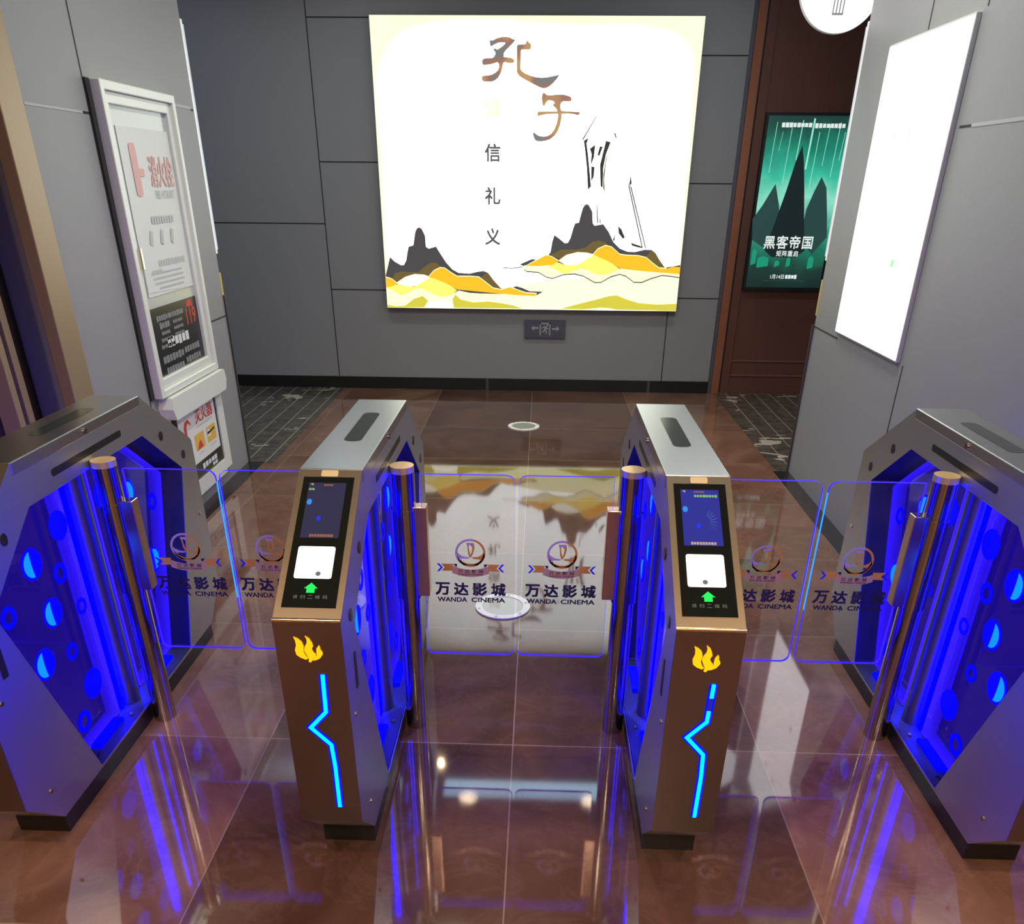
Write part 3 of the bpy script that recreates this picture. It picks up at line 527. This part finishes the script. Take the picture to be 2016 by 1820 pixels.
# ---- thin light boxes on the far faces of both blocks, seen edge on
for x, sx, lab in ((XL, 1, 'narrow pale edge of a light box at the far corner of the left grey wall'), (XR, -1, 'narrow pale edge of a light box at the far corner of the right grey wall')):
    t = empty('corner_light_box', (x, YC, 0))
    MB().box(-.40 * (sx > 0) - 0, .40 * (sx < 0), .0015, .026, 1.22, 2.30, mat('pale_edge', (.74, .75, .72), .4, 0, (1, 1, .96), .30)).build('housing', t)
    MB().box(-.38 * (sx > 0) - .004, .38 * (sx < 0) + .004, .027, .030, 1.24, 2.28, emis('corner_box_light', (.9, .95, 1), .7)).build('lit_panel', t)
    MB().box(-.10 * (sx > 0) - .0, .10 * (sx < 0), .0015, .024, .93, 1.12, mat('yellow_edge', (.62, .42, .06), .4)).build('yellow_strip', t)['label'] = 'yellow plastic edge'  # plain yellow strip below the light box, its use unknown
    tag(t, lab, 'light box')

# ---- round hanging lit sign
SY = 5.15
t = empty('round_sign', (1.463, SY, 2.470))
MB().cyl((0, 0), .208, -.035, -.005, mat('sign_rim', (.8, .8, .78), .4), 'y', 64).build('drum', t, bevel=.004)
MB().cyl((0, 0), .205, -.0375, -.0351, emis('round_sign_light', (1, 1, .98), 2.2, (.5, .5, .5)), 'y', 64).build('lit_face', t)
mb = MB(); gm = emis('sign_bar', (.22, .22, .22), 1.)
RS = lambda a, b, d=0: (a, -.0385, b)
for a in (-.026, -.010, .006, .022): mb.poly([(a - .004, -.125), (a + .003, -.125), (a + .007, .08), (a + .000, .08)], RS, gm)
mb.poly([(-.030, -.132), (.026, -.132), (.026, -.123), (-.030, -.123)], RS, gm)
mb.poly([(-.022, .078), (.030, .078), (.030, .084), (-.022, .084)], RS, gm)
mb.build('symbol', t)
MB().cyl((0, 0), .012, .2, CEIL - 2.470, mat('lamp_rim'), 'z', 16).build('rod', t)
tag(t, 'round white glowing sign with upright bars hanging beside the right wall corner', 'sign')

# ================================================================== FIRE CABINETS ON THE LEFT WALL
WF = lambda d: (lambda a, b, dd=0: (XL + d + dd, a, b))
t = empty('fire_hydrant_cabinet', (0, 0, 0))
y0, y1, z0, z1 = 3.872, 4.632, .66, 1.945
def frame(mb, y0, y1, z0, z1, wd, x0, x1, m):
    mb.prism([(y0, z0), (y1, z0), (y1, z1), (y0, z1)], lambda a, b, d: (d, a, b), x0, x1, m, holes=[[(y0 + wd, z0 + wd), (y1 - wd, z0 + wd), (y1 - wd, z1 - wd), (y0 + wd, z1 - wd)]])
mb = MB(); frame(mb, y0, y1, z0, z1, .035, XL, XL + .05, white_frame); frame(mb, y0 + .035, y1 - .035, z0 + .035, z1 - .035, .045, XL, XL + .034, white_frame)
mb.build('frame', t, bevel=.004)
MB().box(XL, XL + .010, y0 - .035, y0, z0, z1, groove).build('painted_shadow', t)  # dark slab standing in for the shadow beside the frame
pan = MB().box(XL, XL + .016, y0 + .08, y1 - .08, 1.05, z1 - .08, mat('cabinet_pane', (.50, .53, .49), .15)).build('door_pane', t)
MB().box(XL, XL + .016, y0 + .08, y1 - .08, z0 + .05, 1.05, mat('black_notice', (.014, .015, .016), .25)).build('black_notice_board', t)
mb = MB(); f = WF(.0166)
bars(mb, f, 4.12, 1.00, .16, .028, 6, ink_dim, 1); bars(mb, f, 4.12, .965, .12, .03, 4, ink_dim, 2)
bars(mb, f, 4.28, 1.00, .17, .028, 6, ink_dim, 4)
for k in range(3): bars(mb, f, 4.12, .93 - .03 * k, .10 + .03 * k, .018, 5 + k, ink_dim, k); bars(mb, f, 4.28, .965 - .03 * k, .12, .016, 6, ink_dim, 9 + k)
bars(mb, f, 4.25, .88, .27, .05, 6, ink_white, 3)
for k in range(2): bars(mb, f, 4.16, .81 - .055 * k, .26 - .04 * k, .035, 7, ink_dim, 20 + k); bars(mb, f, 4.40, .815 - .05 * k, .20, .033, 6, ink_dim, 30 + k)
mb.build('notice_print', t); mb = MB()
add_text(mb, '119', f, 4.455, .965, .12, .075, ink_red, .03)
mb.poly([(4.41, 1.01), (4.50, 1.01), (4.485, 1.035), (4.455, 1.045), (4.425, 1.035)], f, ink_red)
mb.build('emergency_number', t)['label'] = 'red emergency number'
nt_ = MB().box(XL + .018, XL + .0195, 4.00, 4.545, 1.10, 1.79, paper)
nt_ = nt_.build('paper_notice', t)
mb = MB(); mb.poly([(4.005, 1.12), (4.52, 1.10), (4.535, 1.20), (4.52, 1.30), (4.0, 1.32)], WF(.021), paper)
mb.build('lower_notice', t)
mb = MB(); f = WF(.0222)
mb.poly(rrect(4.085, 4.15, 1.52, 1.73, .02), f, ink_pink); mb.poly([(4.15, 1.60), (4.20, 1.60), (4.20, 1.63), (4.15, 1.63)], f, ink_pink)
add_text(mb, '消火栓', f, 4.39, 1.62, .26, .125, ink_pink, .02)
mb.build('red_heading', t)['label'] = 'faded red heading with hydrant symbol'; mb = MB()
add_text(mb, 'FIRE HYDRANT', f, 4.39, 1.525, .22, .035, ink_grey)
bars(mb, f, 4.31, 1.42, .26, .034, 9, ink_grey, 5); bars(mb, f, 4.33, 1.235, .32, .03, 11, ink_grey, 6)
for k in range(3): mb.poly([(4.12 + .12 * k, 1.32), (4.15 + .12 * k, 1.31), (4.17 + .12 * k, 1.37), (4.14 + .12 * k, 1.38)], f, ink_grey)
bars(mb, f, 4.14, 1.205, .12, .012, 4, ink_grey, 7)
for k in range(4): bars(mb, f, 4.25 + .01 * k, 1.195 - .022 * k, .36 - .06 * (k == 3), .010, 14, ink_grey, 40 + k)
mb.build('faded_print', t)
MB().box(XL + .034, XL + .052, 3.935, 3.955, 1.225, 1.315, mat('chrome_latch', (.75, .72, .6), .15, 1.)).build('latch', t, bevel=.003)
tag(t, 'white framed fire hydrant cabinet with paper and black notices on the left wall', 'cabinet')

t = empty('fire_extinguisher_cabinet', (0, 0, 0))
mb = MB().prism(rounded([(3.93, .545), (4.63, .545), (4.655, .60), (4.64, .655), (3.93, .655), (3.905, .60)], .01), lambda a, b, d: (d, a, b), XL, XL + .075, white_frame)
mb.build('sill', t, bevel=.006)
MB().box(XL, XL + .03, 4.56, 4.65, .10, .545, white_frame).build('frame_side', t)
MB().box(XL, XL + .03, 3.86, 3.95, .10, .545, white_frame).build('frame_side', t)
MB().box(XL, XL + .022, 3.95, 4.56, .16, .545, MATS['black_notice']).build('door', t)
MB().box(XL, XL + .03, 3.95, 4.56, .08, .16, white_frame).build('frame_bottom', t)
MB().box(XL + .022, XL + .0235, 4.03, 4.535, .245, .525, paper).build('notice_sheet', t)
mb = MB(); f = WF(.0242)
add_text(mb, '灭火器', f, 4.375, .475, .25, .068, ink_red, .02)
bars(mb, f, 4.37, .425, .24, .012, 14, ink_grey, 3)
mb.poly([(4.09, .38), (4.12, .38), (4.125, .46), (4.15, .475), (4.175, .455), (4.185, .46), (4.155, .492), (4.11, .485), (4.092, .46)], f, ink_red)
mb.poly(rrect(4.20, 4.33, .305, .39, .006), f, ink_yellow); mb.poly(rrect(4.37, 4.50, .305, .39, .006), f, ink_yellow)
mb.poly([(4.22, .31), (4.30, .31), (4.28, .35), (4.25, .345)], WF(.0246), ink_red); mb.poly([(4.38, .35), (4.49, .36), (4.49, .37), (4.38, .362)], WF(.0246), mat('print_black', (.03, .03, .03), .5))
mb.poly([(4.375, .34), (4.42, .335), (4.43, .365), (4.39, .38)], WF(.0246), paper)
bars(mb, f, 4.265, .285, .07, .008, 4, ink_grey, 1); bars(mb, f, 4.44, .285, .09, .008, 5, ink_grey, 2)
mb.build('sheet_print', t); mb = MB()
bars(mb, f, 4.35, .21, .22, .03, 5, ink_white, 8); bars(mb, f, 4.42, .182, .08, .02, 2, ink_white, 9)
mb.build('notice_print', t)
tag(t, 'black fire extinguisher cabinet with red lettered sheet under the white framed one', 'cabinet')

# ================================================================== ROUND FLOOR LIGHTS (flush, unlit)
lens = mat('lens_glass', (.30, .31, .25), .03, coat=.3)
rimm = mat('pale_metal_ring', (.74, .74, .66), .38)
def floor_light(x, y, label):
    t = empty('floor_light', (x, y, 0))
    MB().ring(.088, .117, lambda a, b, d: (a, b, d), .0, .006, rimm, 48).build('ring', t, bevel=.0015)
    MB().cyl((0, 0), .088, 0, .004, lens, 'z', 48).build('lens', t)
    for k in range(6):
        a = k * math.pi / 3 + .3
        MB().cyl((.103 * math.cos(a), .103 * math.sin(a)), .006, .006, .0072, mat('bolt_grey', (.35, .35, .33), .3, .8), 'z', 12).build('bolt', t)
    tag(t, label, 'floor light', 'round floor lights')
floor_light(-.132, 3.057, 'round pale ringed floor light just behind the middle glass gate')
floor_light(-.105, 5.98, 'round pale ringed floor light near the back wall')

# ================================================================== TURNSTILES
H = .0738; GY = 2.196
ZIG = [[0.022,0.624],[0.019,0.523],[-0.021,0.478],[0.022,0.43],[0.025,0.366],[0.024,0.239]]
FLAME = [[[-0.032,0.72],[-0.023,0.716],[-0.015,0.708],[-0.012,0.697],[-0.014,0.683],[-0.01,0.672],[-0.005,0.666],[-0.01,0.663],[-0.022,0.668],[-0.03,0.675],[-0.032,0.687],[-0.028,0.7],[-0.029,0.712]],[[-0.006,0.723],[0.002,0.717],[0.007,0.707],[0.009,0.698],[0.005,0.69],[0.008,0.682],[0.013,0.677],[0.012,0.671],[0.006,0.665],[0.0,0.656],[-0.005,0.658],[-0.003,0.666],[-0.008,0.676],[-0.012,0.687],[-0.009,0.697],[-0.004,0.705],[-0.003,0.714]],[[0.022,0.7],[0.024,0.695],[0.024,0.689],[0.028,0.683],[0.028,0.677],[0.021,0.667],[0.011,0.662],[0.004,0.661],[0.009,0.667],[0.015,0.674],[0.015,0.684],[0.016,0.692]]]
prof = [(.352, .955), (.682, .742), (.686, .19), (.560, .058)]
outline = [(-a, b) for a, b in prof] + [(a, b) for a, b in prof[::-1]]
outline = rounded(outline, [.012, .022, .012, .004, .004, .012, .022, .012], 5)
# plate height: the shoulders are extended to the lid
hexo = [(-.326, .868), (-.566, .686), (-.345, .066), (.345, .066), (.566, .686), (.326, .868)]
hexo = rounded(hexo, .006, 3)
BIG = [(2.071, .737, .043), (1.913, .689, .044), (1.937, .530, .043), (1.842, .420, .045), (2.024, .242, .047)]
RNG = [(2.020, .614, .031), (2.074, .481, .026), (1.765, .606, .031), (1.970, .386, .027), (1.932, .164, .035)]
SO = Vector((0, -.352, .987)); SD = Vector((0, -.330, -.230)); SLN = SD.length; SD.normalize()
SN = Vector((0, -SD.z, SD.y)); SN = -SN if SN.z < 0 else SN
XAX = Vector((1, 0, 0))
DOTM = {}; CUR = {}
def half_disc(mb, r, f, m, n=24, k=.55):
    """a crescent: the lit flank of a milled hole"""
    out = [(r * math.cos(math.pi * (.5 + i / n)), r * math.sin(math.pi * (.5 + i / n))) for i in range(n + 1)]
    inn = [(k * r * math.cos(math.pi * (.5 + i / n)) * .2, r * math.sin(math.pi * (.5 + i / n))) for i in range(n, -1, -1)]
    mb.poly(out + inn[1:-1], f, m)
def dot_mesh(r, s, back, lit):
    mb = MB(); n = 32
    circ = [(r * math.cos(2 * math.pi * i / n), r * math.sin(2 * math.pi * i / n)) for i in range(n)]
    mb.prism(circ, lambda a, b, d: (s * d, a, b), 0, .0015, dot_m)
    if lit: half_disc(mb, r * .82, lambda a, b: (s * .0019, a * back, b), dot_c)
    return mb
def ring_mesh(r, s):
    return MB().ring(r * .52, r, lambda a, b, d: (s * d, a, b), 0, .0012, ring_m, 28)

def glass_wing(root, s, wl, bright):
    """pole, clamp and clear wing on side s (+1 right, -1 left) of a pedestal"""
    px = s * (H + .0348)
    pole = MB().cyl((px, 0), .0340, 0, .872, mirror, 'z', 40).build('pole', root)
    MB().cyl((px, 0), .0342, .872, .890, mat('pole_collar', (.62, .55, .50), .25, .6), 'z', 40, mcap=cap_tint).build('pole_cap', pole)
    sl = MB().cyl((px, 0), .0375, .478, .763, mirror, 'z', 40).build('clamp_sleeve', root)
    a0 = math.radians(-90 - 38 * s)
    mb = MB(); ox = Vector((math.cos(a0), math.sin(a0), 0)); oy = Vector((-math.sin(a0), math.cos(a0), 0))
    mb.obox(Vector((px, 0, 0)), ox, oy, Vector((0, 0, 1)), (.034, .0385), (-.006, .006), (.482, .759), black); mb.build('slot', sl)
    gx = lambda d: px + s * d
    MB().box(min(gx(.022), gx(.066)), max(gx(.022), gx(.066)), -.020, .020, .488, .772, copper).build('glass_clamp', root, bevel=.002)
    # wing outline (distance from pole, height)
    o_ = rounded([(.0505, .277), (wl, .277), (wl, .866), (.0505, .866)], [.02, .028, .030, .002], 6)
    wing = MB().prism([(gx(a), b) for a, b in o_], lambda a, b, d: (a, d, b), -.005, .005, glass, led_edge).build('glass_wing', root)
    # brighter inner vertical edge
    if bright: MB().box(min(gx(wl + .0002), gx(wl + .0012)), max(gx(wl + .0002), gx(wl + .0012)), -.004, .004, .46, .832, led_bright).build('lit_edge', wing)
    # printed emblem and lettering (front face)
    ex = gx(.190); F1 = lambda a, b, d=0: (ex + a, -.0056, b)
    emb = MB(); ez = .627
    n = 40; ro = [(.0453 * math.cos(2 * math.pi * i / n), .0453 * math.sin(2 * math.pi * i / n)) for i in range(n)]
    ri = [(.0385 * math.cos(2 * math.pi * i / n), .0385 * math.sin(2 * math.pi * i / n)) for i in range(n)]
    for i in range(n):
        j = (i + 1) % n; ang = 360 * (i + .5) / n
        emb.poly([(ro[i][0], ro[i][1] + ez), (ro[j][0], ro[j][1] + ez), (ri[j][0], ri[j][1] + ez), (ri[i][0], ri[i][1] + ez)], F1, foil_reflect if 75 < ang < 235 else foil)
    Z = lambda pts: [(a, b + ez) for a, b in pts]
    emb.poly(Z([(-.040, .004), (-.034, -.004), (-.022, -.011), (-.010, -.013), (-.002, -.014), (-.006, -.018), (-.022, -.018), (-.030, -.019), (-.036, -.026)]), F1, foil_reflect)
    emb.poly(Z([(.040, .003), (.033, -.006), (.022, -.012), (.008, -.013), (.002, -.015), (.010, -.019), (.022, -.020), (.030, -.021), (.036, -.025), (.043, -.010)]), F1, foil)
    emb.poly(Z([(-.036, -.026), (-.028, -.020), (-.024, -.028), (-.008, -.0345), (.010, -.0345), (.024, -.029), (.030, -.022), (.036, -.026), (.020, -.040), (-.020, -.040)]), F1, foil)
    F1b = lambda a, b: (ex + a, -.0058, b)
    emb.poly(Z([(-.012, .032), (-.004, .032), (-.004, .014), (.001, -.010), (-.002, -.015), (-.007, .0), (-.008, .020)]), F1b, foil)
    emb.poly(Z([(.000, .026), (.011, .032), (.013, .018), (.009, .0), (.001, -.015), (-.001, -.010), (.004, .004), (.006, .018)]), F1b, foil)
    emb.poly(Z([(-.012, .033), (.011, .033), (.010, .026), (-.009, .025)]), lambda a, b: (ex + a, -.0060, b), foil_reflect)
    # ribbon
    rz = .579
    emb.poly([(-.088, rz - .011), (-.054, rz - .011), (-.052, rz + .012), (-.088, rz + .012), (-.078, rz)], F1, foil)
    emb.poly([(.088, rz - .011), (.054, rz - .011), (.052, rz + .012), (.088, rz + .012), (.078, rz)], F1, foil)
    bt = [(-.053 + .106 * i / 10, rz + .006 - .012 * (1 - ((i - 5) / 5) ** 2)) for i in range(11)]
    emb.poly([(a * 1.0, b) for a, b in bt] + [(a * 1.06, b - .024) for a, b in bt[::-1]], lambda a, b: (ex + a, -.0060, b), mat('pink_foil', (.50, .34, .40), .3, .4))
    for q in (-1, 1):
        emb.poly([(q * .052, rz + .012), (q * .040, rz + .012), (q * .041, rz + .002), (q * .046, rz + .004)], lambda a, b: (ex + a, -.0058, b), navy)
        emb.poly([(q * .1015, rz + .013), (q * .094, rz + .013), (q * .083, rz), (q * .094, rz - .013), (q * .1015, rz - .013), (q * .090, rz)], lambda a, b: (ex + a, -.0058, b), vinyl_blue)
    RF = lambda a, b: (ex + a, -.0063, b)
    add_text(emb, '万 达 影 城', RF, 0, rz - .011, .076, .011, navy, .01)
    add_text(emb, 'WANDA CINEMA', RF, 0, rz - .0215, .076, .006, navy, .01)
    emb.build('emblem', wing)['label'] = 'gold ring emblem over a ribbon'
    tx = MB()
    F2 = lambda a, b: (ex + a, -.0058, b)
    for i, ch in enumerate('万达影城'): add_text(tx, ch, F2, -.0862 + .0566 * i, .508, .0415, .0400, navy, .042)
    add_text(tx, 'WANDA', F2, -.0575, .472, .0895, .0150, navy, .045); add_text(tx, 'CINEMA', F2, .0525, .472, .102, .0150, navy, .045)
    tx.build('lettering', wing)['label'] = 'dark navy cinema name'

def side_kit(root, s, wl):
    xs = s * H; rec = s * .0045
    for back in (1, -1):
        pan = CUR['panel'][back]
        for kind, table in (('b', BIG), ('r', RNG)):
            for i, (y, z, r) in enumerate(table):
                key = (kind, i, s, back)
                if key not in DOTM:
                    d = (dot_mesh(r, s, back, i in (1, 2, 3)).build('light_dot', pan) if kind == 'b' else ring_mesh(r, s).build('ring_light', pan)); DOTM[key] = d
                else: d = DOTM[key].copy(); COL.objects.link(d); d.parent = pan
                d.location = (rec, (y - GY) * back, z)
        MB().box(min(s * .006, s * .036), max(s * .006, s * .036), min(back * -.27, back * -.12), max(back * -.27, back * -.12), .0665, .080, dot_m).build('base_glow', root)  # flat blue glowing slab on the floor of the opening
    # details on the face of the side plate
    xa = xs; fx = lambda a, b, d: (xa + s * d, a, b)
    MB().prism(rrect(-.196, .196, .903, .923, .009), fx, .0002, .0012, black).build('sensor_slot', root)
    for y in (-.452, -.595, .452, .595):
        z = .832 if abs(y) < .5 else .727
        mb = MB(); mb.prism([(.012 * math.cos(k * .3927), .016 * math.sin(k * .3927)) for k in range(16)], lambda a, b, d: (xa + s * d, a + y, b + z), .0002, .002, black); mb.build('sensor', root)
    for y, z in ((-.64, .485), (.64, .485), (-.58, .165), (.58, .165)):
        MB().cyl((y, z), .006, min(xa, xa + s * .003), max(xa, xa + s * .003), mirror, 'x', 14).build('bolt', root)
    MB().prism(rounded([(-.607, .532), (-.585, .532), (-.583, .625), (-.602, .632)], .004), fx, .0002, .0012, black).build('vent_slot', root)
    for y, z in ((-.30, 0), (-.09, 0)):
        MB().cyl((s * .045, y), .006, .066, .073, mirror, 'z', 12).build('bolt', root)
    MB().cyl((-.002, .972), .008, min(xa + s * .002, xa + s * .008), max(xa + s * .002, xa + s * .008), mirror, 'x', 16).build('lid_lock', root)
    glass_wing(root, s, wl, wl < .32)

def turnstile(cx, sides, reader, lcd, label):
    t = empty('turnstile', (cx, GY, 0))
    f = lambda a, b, d: (d, a, b)
    # cabinet: two side plates with hexagonal openings and the band of metal between them
    full = [(-.352, .987), (-.682, .757), (-.686, .19), (-.560, .058), (.560, .058), (.686, .19), (.682, .757), (.352, .987)]
    full = rounded(full, [.004, .020, .010, .003, .003, .010, .020, .004], 5)
    mb = MB()
    for s in (1, -1):
        mb.prism(full, f, s * (H - .004), s * H, steel_side, holes=[hexo])
    hv = [[mb.bm.verts.new((x, a, b)) for a, b in hexo] for x in (-H + .002, H - .002)]
    for i in range(len(hexo)):
        j = (i + 1) % len(hexo); mb.face([hv[0][i], hv[0][j], hv[1][j], hv[1][i]], mat('tunnel_lining', (.03, .03, .09), .5, .2))
    n = len(full)
    for i in range(n):
        a, b = full[i], full[(i + 1) % n]
        vs = [mb.bm.verts.new(p) for p in ((-H + .004, a[0], a[1]), (H - .004, a[0], a[1]), (H - .004, b[0], b[1]), (-H + .004, b[0], b[1]))]
        mb.face(vs, steel_side)
    mb.build('cabinet', t)
    # clear edge-lit panels in the middle of the hexagonal opening, and the drive column between them
    CUR['panel'] = {}
    for back in (1, -1):
        q = [(-.540, .675), (-.318, .845), (-.078, .845), (-.078, .070), (-.338, .070)]
        CUR['panel'][back] = MB().prism([(a * back, b) for a, b in q], f, -.004, .004, acr, led_edge).build('side_panel', t)
        MB().box(-.006, .006, min(back * -.062, back * -.052), max(back * -.062, back * -.052), .07, .862, led_strip).build('led_strip', t)
    MB().cyl((0, 0), .034, .067, .866, mat('drive_column', (.20, .20, .24), .38, 1.), 'z', 36).build('drive_column', t)
    # lid with smoked window
    lid = MB().prism([(-.352, .957), (.352, .957), (.352, .989), (-.352, .989)], f, -H - .002, H + .002, steel).build('lid', t, bevel=.0025)
    MB().prism(rrect(-.024, .024, -.135, .165, .022, 6), lambda a, b, d: (a + .0, b + .02, d), .9892, .9897, winglass).build('sensor_window', lid)
    # front cover: sloping reader face and upright front plate
    cov = MB()
    cov.obox(SO, XAX, SD, SN, (-H - .001, H + .001), (.002, SLN + .004), (.0005, .003), steel_warm)
    cov.box(-H - .001, H + .001, -.689, -.686, .19, .757, steel_floor)
    cov.cyl((-.6845, .7585), .0048, -H - .001, H + .001, mat('nose_highlight', (.85, .62, .34), .15, 1.), 'x', 12)  # bright gold rod standing in for the highlight along the nose
    cov.build('front_cover', t)
    # black base
    MB().box(-H + .004, H - .004, -.556, .556, 0, .0575, black).build('plinth', t)
    if reader:
        o0 = SO + SN * .0032
        SF = lambda k: (lambda a, b: tuple(o0 + XAX * a + SD * b + SN * k))
        SF3 = lambda a, b, d: tuple(o0 + XAX * a + SD * b + SN * d)
        MB().prism([(-.060, .024), (.060, .024), (.060, .373), (-.060, .373)], SF3, 0, .0008, blackg).build('reader_glass', t)
        scr = MB().prism([(-.045, .041), (.043, .041), (.043, .194), (-.045, .194)], SF3, .0009, .0013, lcd_on if lcd else lcd_off).build('screen', t)
        mb = MB(); g = SF(.0018)
        if lcd:
            bars(mb, g, -.002, .0475, .025, .005, 5, lcd_red, 3); bars(mb, g, .012, .059, .054, .008, 8, lcd_green, 4); bars(mb, g, -.001, .188, .058, .008, 9, lcd_pink, 6)
        else:
            bars(mb, g, .002, .048, .022, .005, 4, lcd_red, 3); bars(mb, g, -.036, .060, .014, .007, 2, lcd_green, 4); bars(mb, g, .003, .188, .056, .008, 9, lcd_red, 6)
        hexa = lambda cx_, cy_, r: [(cx_ + r * math.cos(k * math.pi / 3), cy_ + r * 1.4 * math.sin(k * math.pi / 3)) for k in range(6)]
        mb.poly(hexa(-.037, .096, .0065), g, lcd_cyan); mb.poly(hexa(-.009, .142, .005), g, lcd_blue)
        mb.poly([(-.042, .045), (-.034, .043), (-.034, .050)], g, lcd_pink)
        if lcd:
            for k in range(9):
                a = -1.2 + k * .3; mb.poly([(.006 + .012 * math.cos(a), .13 + .016 * math.sin(a)), (.0065 + .012 * math.cos(a), .131 + .016 * math.sin(a)), (.010 + .024 * math.cos(a), .131 + .034 * math.sin(a)), (.0095 + .024 * math.cos(a), .130 + .034 * math.sin(a))], g, lcd_pale)
        mb.build('screen_image', scr)
        sw = MB().prism(rrect(-.0435, .0405, .217, .300, .006), SF3, .0009, .0016, white_m).build('scan_window', t)
        MB().prism([(-.005 + .006 * math.cos(k * .5236) if lcd else .010 + .006 * math.cos(k * .5236), .288 + .006 * math.sin(k * .5236)) for k in range(12)], SF3, .0017, .002, emis('scan_dot', (.16, .16, .16), 1.)).build('scan_eye', sw)
        MB().prism([(-.001, .311), (.014, .325), (.008, .325), (.008, .336), (-.010, .336), (-.010, .325), (-.016, .325)], SF3, .0009, .0016, green_m).build('green_arrow', t)
        mb = MB()
        for i, ch in enumerate('请扫二维码'): add_text(mb, ch, lambda a, b: SF(.0012)(a, -b), -.033 + .0165 * i, -.3465, .0105, .009, capt_m)
        mb.build('caption', t)['label'] = 'grey printed caption'
        MB().prism(rrect(-.020, .020, .0045, .0225, .004), SF3, 0, .0012, ivory).build('nameplate', t)
        FR = lambda a, b, d: (a, -.689 - d, b)
        mb = MB()
        for q in FLAME: mb.prism(q, FR, .0002, .002, flame_m)
        mb.build('flame_light', t)
        MB().prism(ribbon_poly(ZIG, .0185), FR, .0001, .0008, zig_halo).build('light_halo', t)  # wider blue glow painted around the zigzag line
        a = ZIG
        if lcd:
            m0 = [a[0][0] + (a[1][0] - a[0][0]) * .30, a[0][1] + (a[1][1] - a[0][1]) * .36]; m1 = [a[0][0] + (a[1][0] - a[0][0]) * .8, a[0][1] + (a[1][1] - a[0][1]) * .70]
            MB().prism(ribbon_poly([a[0], m0], .0088), FR, .0010, .0025, zig_m).build('light_line', t)
            MB().prism(ribbon_poly([m0, m1], .0088), FR, .0010, .0020, zig_d).build('light_line', t)
            MB().prism(ribbon_poly([m1] + a[1:], .0088), FR, .0010, .0025, zig_m).build('light_line', t)
        else:
            MB().prism(ribbon_poly(a, .0088), FR, .0010, .0025, zig_m).build('light_line', t)
    for s, wl in sides: side_kit(t, s, wl)
    tag(t, label, 'turnstile', 'turnstiles of the ticket gate')
    return t
turnstile(-1.345, ((1, .318),), False, False, 'leftmost steel turnstile beside the gilded doorway, cut by the left edge')
turnstile(-.490, ((1, .3215), (-1, .310)), True, False, 'turnstile with a dim reader screen and unbroken blue zigzag light')
turnstile(.380, ((1, .316), (-1, .3215)), True, True, 'turnstile with a bright blue reader screen and broken zigzag light')
turnstile(1.246, ((-1, .316),), True, True, 'rightmost steel turnstile against the right grey wall')
